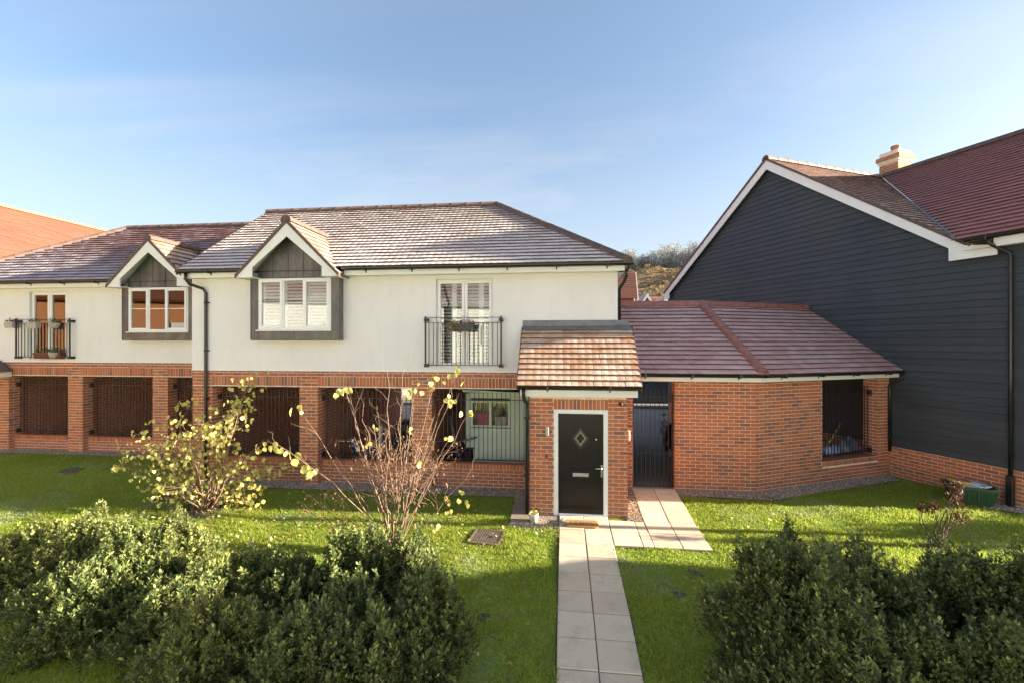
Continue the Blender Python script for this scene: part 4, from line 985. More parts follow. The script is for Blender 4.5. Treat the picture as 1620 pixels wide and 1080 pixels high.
small_house('distant house with a grey roof between the orange roof and a pale pointed gable', 1024, 56, 464, 500, 3.0, 84, M_TILEL, M_FASCIA)
small_house('distant small pale-edged gable with a steep point above the red ridge', 1023.5, 47, 464, 500, 1.5, 4, M_TILEG, M_FASCIA)
small_house('distant red roof low above the outbuilding ridge, left of the dark boarded wall', 1051, 54, 471, 505, 2.6, 84, M_TILER, M_FASCIA)
small_house('distant tiny gable tip touching the dark boarded wall', 1053, 44, 470, 500, 1.1, 4, M_TILEG, M_FASCIA)

# ------------------------------------------------------------ ground, court, hill
def grid(name, us, vs, zf, mat, kind='structure', parent=None):
    U, V = np.meshgrid(np.array(us, float), np.array(vs, float)); Z = zf(U, V); n, m = U.shape
    P = np.stack([U.ravel(), V.ravel(), Z.ravel()], 1); i = np.arange(n*m).reshape(n, m)
    F = np.stack([i[:-1, :-1].ravel(), i[:-1, 1:].ravel(), i[1:, 1:].ravel(), i[1:, :-1].ravel()], 1)
    o = bpy.data.objects.new(name, np_mesh(name, P, F, mat, smooth=True)); COL.objects.link(o); o['kind'] = kind; ORG[o.name] = Vector((0, 0, 0)); return o
def bumps(U, V): return 0.018*np.sin(U*2.3+1.1*np.sin(V*1.7))*np.sin(V*2.9+0.7)+0.012*np.sin(U*5.1+V*3.3)
us = sorted(set([-2500, -600, -150, -60, -35]+list(np.arange(-24, 16.01, 0.2))+[20, 35, 60, 150, 600, 2500])); vs = sorted(set([-2500, -300, -60, -20, -8]+list(np.arange(-4, 12.01, 0.2))+[14, 18, 25, 40, 80, 150, 600, 2500]))
def inside(U, V): return ((U > -18) & (U < 9.5) & (V > 0) & (V < 11))
grid('lawn', us, vs, lambda U, V: gz(U, V)+np.where(inside(U, V), bumps(U, V)*0.6, 0)-0.012, M_LAWN)
court = grid('tarmac_court', list(np.arange(-8.5, 4.0, 0.5))+[3.99], [10.06, 10.6, 11.3, 12, 14, 17, 19.3], lambda U, V: gz(U, V)+0.02, M_TARMAC); grid('tarmac_court', [3.99, 4.6, 5.2], [12.6, 15, 17, 19.3], lambda U, V: gz(U, V)+0.02, M_TARMAC); grid('tarmac_court', list(np.arange(-8.5, 12.1, 1)), [19.3, 22, 30, 46, 60], lambda U, V: gz(U, V)+0.02, M_TARMAC); grid('tarmac_court', [-60, -40, -30]+list(np.arange(-20, -8.4, 0.5)), [11.28, 12, 14, 17, 22, 30, 46, 60], lambda U, V: gz(U, V)+0.02, M_TARMAC)
kb = MB(); 
for i in range(22): kb.bbox(-8+i*0.92, -8+i*0.92+0.91, 22.0, 22.15, -0.1, 0.13, 0.02)
part('kerb', kb, simple('kerb_concrete', (0.20, 0.195, 0.185), 0.85), None, 'structure')
def hill_z(U, V):
    r = sstep((V-110)/330.0); return -3+ (68+np.clip(0.07*(U-45), -12, 8)+1.5*np.sin(U*0.03+1.0))*r + 3.0*r*np.sin(U*0.05+V*0.03) + 1.6*r*np.sin(U*0.13-V*0.09) - np.where(V < 110, 1.0, 0)
def hill_mat():
    t = NT('dry_hillside'); n = t.noise(0.035, 6, 0.7, 'World', sc3=(1, 1, 2.5)); n2 = t.noise(0.22, 5, 0.75, 'World')
    c = t.ramp(n, [(0.3, (0.15, 0.105, 0.062)), (0.5, (0.24, 0.155, 0.085)), (0.7, (0.30, 0.20, 0.115))]); c = t.mix(t.rng(n2, 0.48, 0.7, 0, 0.75), c, (0.13, 0.095, 0.07)); t.col(c)
    t.bump(n2, 0.8, 1.5); return t.set(0.95, 0, 0.1)
grid('hill', np.concatenate([[-1500, -700], np.arange(-300, 420, 9), [700, 1500]]), np.concatenate([np.arange(100, 470, 9), [520, 700, 1200]]), hill_z, hill_mat())
def specks(cent, rad, n, size, flat=1.0):
    P = rng.normal(size=(n, 3)); P /= np.linalg.norm(P, axis=1)[:, None]; P *= rng.uniform(0.35, 1, (n, 1))**0.5; P = P*np.array(rad)+np.array(cent)
    a = rng.normal(size=(n, 3)); a /= np.linalg.norm(a, axis=1)[:, None]; b = np.cross(a, rng.normal(size=(n, 3))); b /= np.linalg.norm(b, axis=1)[:, None]
    s = size*rng.uniform(0.5, 1.2, (n, 1)); V = np.stack([P-a*s, P+b*s*0.6, P+a*s, P-b*s*0.6], 1).reshape(-1, 3)
    return V
def join_stuff(name, chunks, mat, label, rnds=None, kind='stuff', cat=None):
    V = np.concatenate(chunks); F = np.arange(len(V)).reshape(-1, 4); o = bpy.data.objects.new(name, np_mesh(name, V, F, mat, rng.uniform(0, 1, len(F)) if rnds is None else np.concatenate(rnds))); COL.objects.link(o)
    return tag(o, label, cat, kind=kind)
M_WOOD = leaf_mat('hazed_winter_wood', [(0, (0.24, 0.24, 0.24)), (0.5, (0.30, 0.295, 0.29)), (0.85, (0.34, 0.33, 0.32)), (1, (0.28, 0.28, 0.22))], 0.35, 0.9, 0.1)  # tree colours greyed and lightened to paint in distance haze
M_SCRUB = leaf_mat('hill_scrub', [(0, (0.12, 0.11, 0.06)), (0.4, (0.20, 0.15, 0.08)), (0.75, (0.32, 0.23, 0.12)), (1, (0.38, 0.30, 0.12))], 0.15, 0.9, 0.1)
ch = []; rr = []
for i in range(330):
    u = rng.uniform(-20, 190); v = rng.uniform(365, 470); z = float(hill_z(np.array(u), np.array(v))); h = rng.uniform(8, 14)*(1+0.85*float(np.clip((u-45)/64, 0, 1)))*(0.55 if u < 40 else 1)
    V = specks((u, v, z+h*0.55), (min(h*0.36, 5), min(h*0.36, 5), h*0.55), 240, 0.62); ch.append(V); rr.append(np.clip(rng.normal(rng.uniform(0.2, 0.8), 0.2, len(V)//4), 0, 1))
    t = 0.25; ch.append(np.array([[u-t, v, z], [u+t, v, z], [u+t*0.5, v, z+h*0.8], [u-t*0.5, v, z+h*0.8]])); rr.append(np.array([0.1]))
join_stuff('far_wood', ch, M_WOOD, 'bare winter wood along the crest of the hill', rr)
ch = []; rr = []
for i in range(900):
    u = rng.uniform(5, 160); v = rng.uniform(170, 410); z = float(hill_z(np.array(u), np.array(v))); h = rng.uniform(0.8, 3.2)*(1.5 if v > 370 else 1)
    V = specks((u, v, z+h*0.4), (h*0.9, h*0.9, h*0.6), 60, 0.5); ch.append(V); rr.append(np.clip(rng.normal(rng.choice([0.1, 0.5, 0.9]), 0.12, len(V)//4), 0, 1))
join_stuff('hill_scrub', ch, M_SCRUB, 'golden and green scrub dotted over the dry hillside', rr)

# ------------------------------------------------------------ paving slabs, gravel, lawn grass
path = bpy.data.objects.new('path', None); COL.objects.link(path); path['kind'] = 'structure'; ORG['path'] = Vector((0, 0, 0))
SLABS = []
def slab(u0, u1, v0, v1):
    SLABS.append((u0, u1, v0, v1)); j = 0.006
    mb = MB(); dz = random.uniform(-0.004, 0.004)
    z = lambda v: float(gz(0, v))+0.022+dz
    a, b, c, d = u0+j, u1-j, v0+j, v1-j; bv = 0.008
    vs = [(a, c, z(c)-0.06), (b, c, z(c)-0.06), (b, d, z(d)-0.06), (a, d, z(d)-0.06), (a, c, z(c)-bv), (b, c, z(c)-bv), (b, d, z(d)-bv), (a, d, z(d)-bv), (a+bv, c+bv, z(c)), (b-bv, c+bv, z(c)), (b-bv, d-bv, z(d)), (a+bv, d-bv, z(d))]
    mb.add(vs, [(8, 9, 10, 11)]+[(i, (i+1) % 4, (i+1) % 4+4, i+4) for i in range(4)]+[(4+i, 4+(i+1) % 4, 8+(i+1) % 4, 8+i) for i in range(4)]); part('slab', mb, M_SLAB, path)
rows = [8.725, 8.13, 7.60]; v = 7.60
while v > 2.0: v -= 0.452; rows.append(v)
for a, b in zip(rows, rows[1:]):
    slab(-0.075, 0.375, b, a); slab(0.375, 0.83, b, a)
for (a, b) in ((8.60, 8.13), (8.13, 7.60)):
    slab(0.83, 1.30, b, a); slab(1.30, 1.475, b, a)
    slab(1.475, 1.93, b, a); slab(1.93, 2.385, b, a)
v = 8.60
for k in range(4):
    e = min(v+0.45, 10.12); slab(1.475, 1.93, v, e); slab(1.93, 2.385, v, e); v = e
def on_slab(u, v): 
    return ((u > -0.20) & (u < 0.85) & (v > 8.55) & (v < 8.75)) | ((u > -0.085) & (u < 0.84) & (v < 8.74)) | ((u > 0.83) & (u < 2.40) & (v > 7.59) & (v < 8.62)) | ((u > 1.46) & (u < 2.40) & (v > 7.59) & (v < 10.2))
pb = grid('path_bed', [-0.09, 0.4, 0.84], np.append(np.arange(1.8, 8.7, 0.3), 8.72), lambda U, V: gz(U, V)+0.001, M_SOIL); pb2 = grid('path_bed', [0.80, 1.46, 2.39], [7.58, 8.0, 8.61], lambda U, V: gz(U, V)+0.004, M_SOIL); pb3 = grid('path_bed', [1.46, 2.39], [8.6, 9.1, 9.6, 10.1], lambda U, V: gz(U, V)+0.001, M_SOIL)
# gravel margins (polygons in plan)
wq = lambda s, o: (WP.x+DW.x*s-NW.x*o, WP.y+DW.y*s-NW.y*o)
GR = [[(-8.6, 9.42), (-0.64, 9.42), (-0.64, 9.85), (-8.6, 9.85)], [(-0.98, 8.25), (-0.60, 8.25), (-0.60, 9.5), (-0.98, 9.5)], [(-0.98, 8.18), (-0.09, 8.18), (-0.09, 8.74), (-0.98, 8.74)],
      [(1.18, 8.62), (1.475, 8.62), (1.475, 10.1), (1.18, 10.1)], [(2.39, 9.80), (4.2, 9.72), (4.04, 10.14), (2.39, 10.14)], [(4.05, 10.14), wq(0.05, 0.46), wq(3.8, 0.42), wq(4.0, 0.0)],
      [(-17, 10.62), (-8.6, 10.62), (-8.6, 11.1), (-17, 11.1)], [(8.05, 9.75), (9.0, 9.35), (9.2, 9.7), (8.3, 10.6)]]
def in_poly(u, v, poly):
    r = np.zeros(np.shape(u), bool); n = len(poly)
    for i in range(n):
        (x1, y1), (x2, y2) = poly[i], poly[(i+1) % n]
        c = ((y1 > v) != (y2 > v)) & (u < (x2-x1)*(v-y1)/(y2-y1+1e-12)+x1); r ^= c
    return r
def in_gravel(u, v):
    r = np.zeros(np.shape(u), bool)
    for p in GR: r |= in_poly(u, v, p)
    return r
stones = []; srnd = []
for gi, p in enumerate(GR):
    xs = [q[0] for q in p]; ys = [q[1] for q in p]
    nu = max(2, int((max(xs)-min(xs))/0.12)); nv = max(2, int((max(ys)-min(ys))/0.12))
    gm = MB(); gm.poly([(a, b, float(gz(a, b))+0.010+gi*0.0006) for a, b in p]); part('gravel_bed', gm, M_GBED, None, 'structure')
    area = (max(xs)-min(xs))*(max(ys)-min(ys)); n = int(area*1500)
    u = rng.uniform(min(xs), max(xs), n); v = rng.uniform(min(ys), max(ys), n); k = in_poly(u, v, p) & ~on_slab(u, v); u, v = u[k], v[k]; n = len(u)
    s = rng.uniform(0.008, 0.019, n); z = gz(u, v)+0.012+gi*0.0006
    o = np.array([[1, 0, 0], [0, 1, 0], [-1, 0, 0], [0, -1, 0], [0, 0, 0.8]]); an = rng.uniform(0, 6.28, n); st = rng.uniform(0.6, 1.0, n)
    ca, sa = np.cos(an), np.sin(an)
    pts = np.zeros((n, 5, 3))
    for j in range(5):
        x, y = o[j, 0]*s, o[j, 1]*s*st; pts[:, j, 0] = u+x*ca-y*sa; pts[:, j, 1] = v+x*sa+y*ca; pts[:, j, 2] = z+o[j, 2]*s
    base = (np.arange(n)*5)[:, None]; off = sum(len(q) for q in stones)
    stones.append(pts.reshape(-1, 3)); srnd.append((base+off, rng.uniform(0, 1, n)))
SV = np.concatenate(stones); SF = np.concatenate([np.concatenate([b+np.array([i, (i+1) % 4, 4]) for i in range(4)]) for b, r in srnd]); SR = np.concatenate([np.tile(r, 4) for b, r in srnd])
o = bpy.data.objects.new('gravel', np_mesh('gravel', SV, SF, M_GRAVEL, SR)); COL.objects.link(o); tag(o, 'brown and cream gravel strip along the foot of the brick walls', kind='stuff')

def in_build(u, v):
    w = (u-WP.x)*NW.x+(v-WP.y)*NW.y; s = (u-WP.x)*DW.x+(v-WP.y)*DW.y
    return (v > 9.72) & (u < 4.04) & (u > -8.6) | (v > 10.9) & (u < -8.5) | (u >= 4.0) & (w > -0.02) | (u > -0.65) & (u < 1.2) & (v > 8.7) | ((u-7.79)*DW.x+(v-11.89)*DW.y > -0.01)
MAN = (-1.30, 7.70)
PATCH = [(1.9, 6.9, 0.16), (1.55, 6.35, 0.12), (-1.0, 5.6, 0.10), (-11.6, 9.6, 0.3), (-8.3, 8.9, 0.5), (-7.2, 8.35, 0.7), (2.7, 7.5, 0.14), (-2.7, 7.1, 0.28), (6.0, 8.15, 0.25)]
N = 760000
u = rng.uniform(-18, 9.2, N); v = 2.6+rng.uniform(0, 1, N)**1.15*8.6
X = u*CS+v*SN; Z = -u*SN+v*CS; k = (Z > 1) & (np.abs(X/Z) < 1.2); u, v = u[k], v[k]
ed = 0.012+0.05*np.clip(np.sin(v*7.3+2*np.sin(v*3.1))*np.sin(u*5.7+v*2.2), 0, 1)
sl_in = on_slab(u, v) & on_slab(u+ed, v) & on_slab(u-ed, v) & on_slab(u, v-ed)
k = ~(sl_in | in_gravel(u, v) | in_build(u, v) | ((np.abs(u-MAN[0]) < 0.30) & (np.abs(v-MAN[1]) < 0.29)))
for (a, b, r) in PATCH:
    d = np.hypot(u-a, (v-b)*1.3)+0.08*np.sin(u*23+v*17); k &= ~((d < r) & (rng.uniform(0, 1, len(u)) > 0.35))
u, v = u[k], v[k]; n = len(u)
cl = 0.5+0.5*np.sin(u*3.1+1.7*np.sin(v*2.3))*np.sin(v*3.7+1.3*np.sin(u*1.9)); h = rng.uniform(0.022, 0.055, n)*(0.6+0.75*cl); an = rng.uniform(0, 6.28, n); wd_ = rng.uniform(0.004, 0.0085, n); le = rng.normal(0, 1.25, n)*h; la = an+1.57+rng.normal(0, 0.5, n)
z = gz(u, v)+bumps(u, v)*0.6-0.014
B = np.stack([u, v, z], 1); W_ = np.stack([np.cos(an), np.sin(an), 0*an], 1)*wd_[:, None]
TIP = B+np.stack([np.cos(la)*le, np.sin(la)*le, h], 1)
V = np.stack([B-W_, B+W_, TIP], 1).reshape(-1, 3); F = np.arange(len(V)).reshape(-1, 3)
gr = np.clip(0.45+0.25*(cl-0.5)+rng.normal(0, 0.22, n), 0, 1)
o = bpy.data.objects.new('grass', np_mesh('grass', V, F, M_GRASS, gr)); COL.objects.link(o); tag(o, 'short green lawn grass between the path, hedges and brick walls', kind='stuff')
print('grass', n)
for pi_, (a, b, r) in enumerate(PATCH):
    m = MB(); K = 18; ring = []
    for i in range(K): an_ = 6.2832*i/K; rr_ = r*0.95*random.uniform(0.55, 1.15); x, y = a+rr_*math.cos(an_), b+rr_*math.sin(an_)/1.3; ring.append((x, y, float(gz(x, y)+bumps(x, y)*0.6)-0.004))
    cz_ = (a, b, float(gz(a, b)+bumps(a, b)*0.6)-0.002)
    for i in range(K): m.poly([ring[i], ring[(i+1) % K], cz_])
    part('bare_soil', m, M_SOIL, None, 'structure')
# fallen leaves on the grass
n = 620; u = np.concatenate([rng.normal(-3.6, 2.0, 480), rng.normal(-7.2, 0.9, 260), rng.uniform(-9, 7, 220)]); v = np.concatenate([rng.normal(7.7, 0.8, 480), rng.normal(8.2, 0.5, 260), rng.uniform(4.4, 9.3, 220)])
k = ~(on_slab(u, v) | in_build(u, v)); u, v = u[k], v[k]; n = len(u); z = gz(u, v)+0.035+rng.uniform(0, 0.02, n); an = rng.uniform(0, 6.28, n); s = rng.uniform(0.018, 0.04, n)
q = np.stack([u, v, z], 1); a = np.stack([np.cos(an)*s, np.sin(an)*s, rng.normal(0, 0.3, n)*s], 1); b = np.stack([-np.sin(an)*s, np.cos(an)*s, rng.normal(0, 0.3, n)*s], 1)*0.65
join_stuff('fallen_leaves', [np.stack([q-a, q+b, q+a, q-b], 1).reshape(-1, 3)], M_LITTER, 'pale and brown fallen leaves scattered on the grass around the shrubs')

# ------------------------------------------------------------ hedging bushes
def leaves_np(p, d, l, w, fold=0.25):
    up = np.array([0, 0, 1.0])+rng.normal(0, 0.5, p.shape); s = np.cross(d, up); s /= np.linalg.norm(s, axis=1)[:, None]+1e-9; nn = np.cross(s, d)
    m = p+d*l[:, None]*0.5
    return np.stack([p, m+s*w[:, None]+nn*(w*fold)[:, None], p+d*l[:, None], m-s*w[:, None]+nn*(w*fold)[:, None]], 1).reshape(-1, 3)
def bush(label, u, v, h, rx, ry, ns, mat=None, group='clipped bushes of the left hedge', spires=34, leaf=(0.036, 0.060), seed=0):
    mat = mat or M_HEDGE
    z0 = float(gz(u, v)); T = thing('hedge_bush', (u, v, z0), label, 'bush', group)
    ph = rng.uniform(0, 6.28, 6)
    n = int(ns*1.25); q = rng.uniform(0.04, 1, n)**0.75; th = rng.uniform(0, 6.28, n)
    prof = np.sqrt(np.clip(1-np.clip((q-0.25)/0.75, 0, 1)**2.0, 0, 1))*(0.82+0.18*np.clip(q/0.25, 0, 1))
    lump = 1+0.24*np.sin(3*th+ph[0]+4*q)+0.20*np.sin(5*th+ph[1]-7*q)+0.12*np.sin(9*th+ph[2]+13*q)
    rho = np.where(rng.uniform(0, 1, n) < 0.28, rng.uniform(0.3, 0.9, n), rng.uniform(0.88, 1.04, n))
    tip = np.stack([rx*prof*lump*rho*np.cos(th), ry*prof*lump*rho*np.sin(th), h*q*(0.94+0.1*np.sin(4*th+ph[3]))], 1)
    out = np.stack([np.cos(th)*prof, np.sin(th)*prof, 0*th], 1); d = out*0.55+np.array([0, 0, 1.0])*(0.55+0.6*q)[:, None]+rng.normal(0, 0.22, (n, 3)); d /= np.linalg.norm(d, axis=1)[:, None]
    sl_ = rng.uniform(0.14, 0.26, n)
    # upright leading shoots standing out of the top
    m = spires; a = rng.uniform(0, 6.28, m); rr_ = np.sqrt(rng.uniform(0, 1, m))*0.72
    st = np.stack([rx*rr_*np.cos(a), ry*rr_*np.sin(a), h*(np.sqrt(1-rr_**2*0.9)*0.93+rng.uniform(0, 1, m)**1.8*0.36)], 1)
    k = 12; sp_tip = (st[:, None, :]-np.array([0, 0, 0.042])*np.arange(k)[None, :, None]+rng.normal(0, 0.03, (m, k, 3))*np.array([1, 1, 0.3])).reshape(-1, 3)
    sp_d = rng.normal(0, 0.38, (m*k, 3)); sp_d[:, 2] = 1; sp_d /= np.linalg.norm(sp_d, axis=1)[:, None]
    tip = np.concatenate([tip, sp_tip]); d = np.concatenate([d, sp_d]); sl_ = np.concatenate([sl_, np.full(m*k, 0.13)]); qq = np.concatenate([q, np.full(m*k, 1.0)]); rh = np.concatenate([rho, np.full(m*k, 1.0)])
    K = 14; f = (np.arange(K)+0.5)/K; pos = tip[:, None, :]-d[:, None, :]*sl_[:, None, None]*(1-f)[None, :, None]
    ang = np.arange(K)*2.4+rng.uniform(0, 6.28, (len(tip), 1)); s1 = np.cross(d, np.array([0.3, 0.5, 0.1])); s1 /= np.linalg.norm(s1, axis=1)[:, None]; s2 = np.cross(d, s1)
    ld = (s1[:, None, :]*np.cos(ang)[:, :, None]+s2[:, None, :]*np.sin(ang)[:, :, None])*(1.0-0.45*f)[None, :, None]+d[:, None, :]*(0.35+0.75*f)[None, :, None]
    ld = ld.reshape(-1, 3)+rng.normal(0, 0.15, (len(tip)*K, 3)); ld /= np.linalg.norm(ld, axis=1)[:, None]; pos = pos.reshape(-1, 3)
    L = rng.uniform(*leaf, len(pos)); pos[:, 2] = np.maximum(pos[:, 2], 0.02)
    V = leaves_np(pos, ld, L, L*rng.uniform(0.20, 0.29, len(pos)))
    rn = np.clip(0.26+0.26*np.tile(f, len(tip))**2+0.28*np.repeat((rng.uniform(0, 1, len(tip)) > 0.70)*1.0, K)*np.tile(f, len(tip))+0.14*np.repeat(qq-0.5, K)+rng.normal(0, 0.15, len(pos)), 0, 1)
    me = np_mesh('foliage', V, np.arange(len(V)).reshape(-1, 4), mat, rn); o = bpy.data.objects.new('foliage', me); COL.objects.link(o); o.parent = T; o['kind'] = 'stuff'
    sm = MB()
    for i in range(9):
        a = random.uniform(0, 6.28); r = random.uniform(0.3, 0.8); p0 = Vector((u+random.uniform(-.06, .06), v+random.uniform(-.06, .06), z0-0.03)); p2 = Vector((u+rx*r*math.cos(a)*0.8, v+ry*r*math.sin(a)*0.8, z0+h*0.7)); p1 = p0.lerp(p2, 0.5)+Vector((0, 0, 0.12*h))
        sm.tube([p0, p1, p2], [0.014, 0.010, 0.005], 5)
    part('stem', sm, M_TWIGD, T)
    return T
def gpix(px, py):
    z = -0.2
    for _ in range(25):
        X = (px-810)/720; Y = -(py-539.4)/720; r = Vector((X*CS-SN, X*SN+CS, Y)); t = (z-CAMZ)/r.z; u, v = r.x*t, r.y*t; z = float(gz(u, v))
    return u, v
def bush_px(label, px, py, top, wpx, dep=0.9, **k):
    u, v = gpix(px, py); D = -u*SN+v*CS; z0 = float(gz(u, v)); h = CAMZ-z0-(top-539.4)/720*D*1.0; rx = wpx/720*D/2*0.86
    return bush(label, u, v, max(0.45, h*0.93), rx, rx*dep, **k)
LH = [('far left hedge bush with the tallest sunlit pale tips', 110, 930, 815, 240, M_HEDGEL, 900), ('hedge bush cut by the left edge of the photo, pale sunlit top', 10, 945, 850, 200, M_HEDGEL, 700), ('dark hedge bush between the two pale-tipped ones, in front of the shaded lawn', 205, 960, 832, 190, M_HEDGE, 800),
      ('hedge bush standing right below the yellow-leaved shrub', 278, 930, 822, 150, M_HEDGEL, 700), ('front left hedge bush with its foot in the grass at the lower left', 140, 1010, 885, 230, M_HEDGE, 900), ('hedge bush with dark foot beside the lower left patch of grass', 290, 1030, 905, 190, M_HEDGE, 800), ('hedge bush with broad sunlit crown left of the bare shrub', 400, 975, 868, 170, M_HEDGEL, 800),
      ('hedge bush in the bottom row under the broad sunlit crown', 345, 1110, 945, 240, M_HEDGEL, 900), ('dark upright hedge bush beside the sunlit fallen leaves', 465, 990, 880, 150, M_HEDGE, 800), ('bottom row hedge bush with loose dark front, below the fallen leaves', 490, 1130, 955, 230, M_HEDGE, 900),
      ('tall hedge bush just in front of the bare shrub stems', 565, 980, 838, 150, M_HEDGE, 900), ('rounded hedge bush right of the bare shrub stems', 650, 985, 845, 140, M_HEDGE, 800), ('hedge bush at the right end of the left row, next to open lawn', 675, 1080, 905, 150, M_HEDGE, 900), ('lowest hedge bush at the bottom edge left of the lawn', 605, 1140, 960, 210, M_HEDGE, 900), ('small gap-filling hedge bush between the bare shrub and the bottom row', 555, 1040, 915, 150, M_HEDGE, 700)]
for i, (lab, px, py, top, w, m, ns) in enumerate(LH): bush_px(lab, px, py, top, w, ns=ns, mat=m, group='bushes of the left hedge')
RH = [('big dark right hand bush with a spire-like top, beside the path lawn', 1255, 1075, 848, 260, M_HEDGE, 1500), ('dark bush behind the big one, lower rounded top', 1345, 1040, 868, 190, M_HEDGE, 1000), ('front bush of the right hedge running off the bottom edge', 1330, 1165, 960, 330, M_HEDGE, 1300), ('low middle bush of the right hedge by the frosty lawn', 1420, 1050, 905, 170, M_HEDGE, 900),
      ('rounded grey-green bush near the dead hydrangea', 1530, 1050, 868, 170, M_HEDGE, 1100), ('bush cut by the right edge of the photo', 1615, 1080, 880, 170, M_HEDGE, 1000), ('bottom right corner bush with a dark hollow at its side', 1600, 1180, 985, 220, M_HEDGE, 1000), ('bush front of the right hedge with glossy leaves near the dark hollow', 1450, 1150, 985, 190, M_HEDGE, 1000)]
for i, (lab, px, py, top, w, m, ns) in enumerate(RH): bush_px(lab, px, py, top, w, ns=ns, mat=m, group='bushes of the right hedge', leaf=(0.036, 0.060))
# tall leading spire of the big bush
bush_px('narrow leading shoot rising above the big dark right hand bush', 1247, 1010, 815, 60, ns=260, mat=M_HEDGE, group='bushes of the right hedge', spires=6)

# ------------------------------------------------------------ shrubs with stems
def curve(p0, p1, bend, n=7):
    p0, p1 = Vector(p0), Vector(p1); m = p0.lerp(p1, 0.5)+Vector(bend); out = []
    for i in range(n):
        t = i/(n-1); q = p0*(1-t)**2+m*2*t*(1-t)+p1*t*t
        if 0 < i < n-1: q += Vector((random.gauss(0, .02), random.gauss(0, .02), random.gauss(0, .015)))
        out.append(q)
    return out
def at_px(px, py, D):
    X = (px-810)/720*D; return Vector((X*CS-D*SN, X*SN+D*CS, CAMZ-(py-539.4)/720*D))
def twigs(mb, line, r, level, ends, dens=5.0, spread=0.8):
    L = sum((b-a).length for a, b in zip(line, line[1:])); n = int(L*dens*random.uniform(0.6, 1.2))
    for i in range(n):
        k = random.randint(max(1, len(line)//3), len(line)-2) if len(line) > 3 else 1
        t = (line[k+1]-line[k]).normalized() if k+1 < len(line) else (line[k]-line[k-1]).normalized()
        d = (t+Vector((random.gauss(0, spread), random.gauss(0, spread), random.gauss(0.15, spread*0.6)))).normalized(); l = random.uniform(0.15, 0.5)*(0.6 if level else 1)
        p0 = line[k].lerp(line[min(k+1, len(line)-1)], random.random()); c = curve(p0, p0+d*l, Vector((0, 0, 0.04)), 4); rr = r*0.5
        mb.tube(c, [rr, rr*0.8, rr*0.6, rr*0.35], 4, cap=False); ends.append(c[-1])
        if level < 1: twigs(mb, c, rr, level+1, ends, dens*0.9, spread)
def leaf_shape(mb, key):
    s = key[0]; fo = key[1]
    pts = [(0, 0, 0), (0.30, 0.10, 0.0), (0.50, 0.40, 0.02), (0.40, 0.75, 0.0), (0.0, 1.08, -0.10), (-0.40, 0.75, 0.0), (-0.50, 0.40, 0.02), (-0.30, 0.10, 0.0)]
    vs = [(x*s, y*s, z*s+abs(x)*s*fo) for x, y, z in pts]; vs.append((0, 0.5*s, 0.0)); mb.add(vs, [(i, (i+1) % 8, 8) for i in range(8)], True)
def hang_leaf(acc, p, s):
    y = Vector((random.gauss(0, .5), random.gauss(0, .5), -1.0)).normalized(); z = Vector((random.gauss(0, .6), -1.0+random.gauss(0, .5), random.gauss(0.2, .5))); x = y.cross(z).normalized(); z = x.cross(y)
    acc.add((s, random.choice((-0.3, 0.1, 0.35))), Matrix(((x.x, y.x, z.x, p.x), (x.y, y.y, z.y, p.y), (x.z, y.z, z.z, p.z), (0, 0, 0, 1))))
def yellow_shrub():
    u, v = gpix(330, 803); z0 = float(gz(u, v)); T = thing('yellow_shrub', (u, v, z0), 'bushy shrub covered in pale yellow leaves, standing before the left brick piers', 'shrub')
    D0 = -u*SN+v*CS; tips = [(200, 725), (225, 690), (245, 715), (262, 668), (285, 650), (300, 640), (320, 655), (215, 745), (235, 770), (250, 790), (285, 795), (405, 800), (385, 770), (330, 780), (350, 795), (290, 770), (228, 712), (270, 690), (310, 675), (330, 690), (350, 672), (362, 650), (385, 648), (395, 605), (402, 590), (375, 640), (390, 720), (420, 700), (430, 735), (440, 745), (415, 770), (260, 755), (300, 720), (345, 730), (370, 760), (385, 790), (250, 700), (275, 735), (310, 760), (340, 700), (295, 690), (360, 700), (400, 745), (268, 700)]
    lv = Pieces(); sm = MB()
    for (px, py) in tips:
        tp = at_px(px, py, D0+random.uniform(-0.55, 0.55)); b = Vector((u+random.gauss(0, .10), v+random.gauss(0, .10), z0-0.02)); c = curve(b, tp, Vector((random.gauss(0, .1), random.gauss(0, .1), 0.25)), 9)
        sm.tube(c, [0.013-0.0012*i for i in range(9)], 5, cap=False); ends = []; twigs(sm, c[2:], 0.007, 0, ends, 4.5, 0.7)
        for q in c[3:]:
            for _ in range(3): hang_leaf(lv, q+Vector((random.gauss(0, .085), random.gauss(0, .085), random.gauss(0, .07))), random.choice((0.046, 0.058, 0.070, 0.082)))
        hang_leaf(lv, c[-1], 0.075)
        for e in ends:
            for _ in range(2): hang_leaf(lv, e+Vector((random.gauss(0, .03), random.gauss(0, .03), random.gauss(0, .03))), random.choice((0.055, 0.068, 0.08)))
    part('stem', sm, M_TWIG, T); lv.flush(T, 'leaf', M_YLEAFO, leaf_shape, 300, 'leaves')
yellow_shrub()
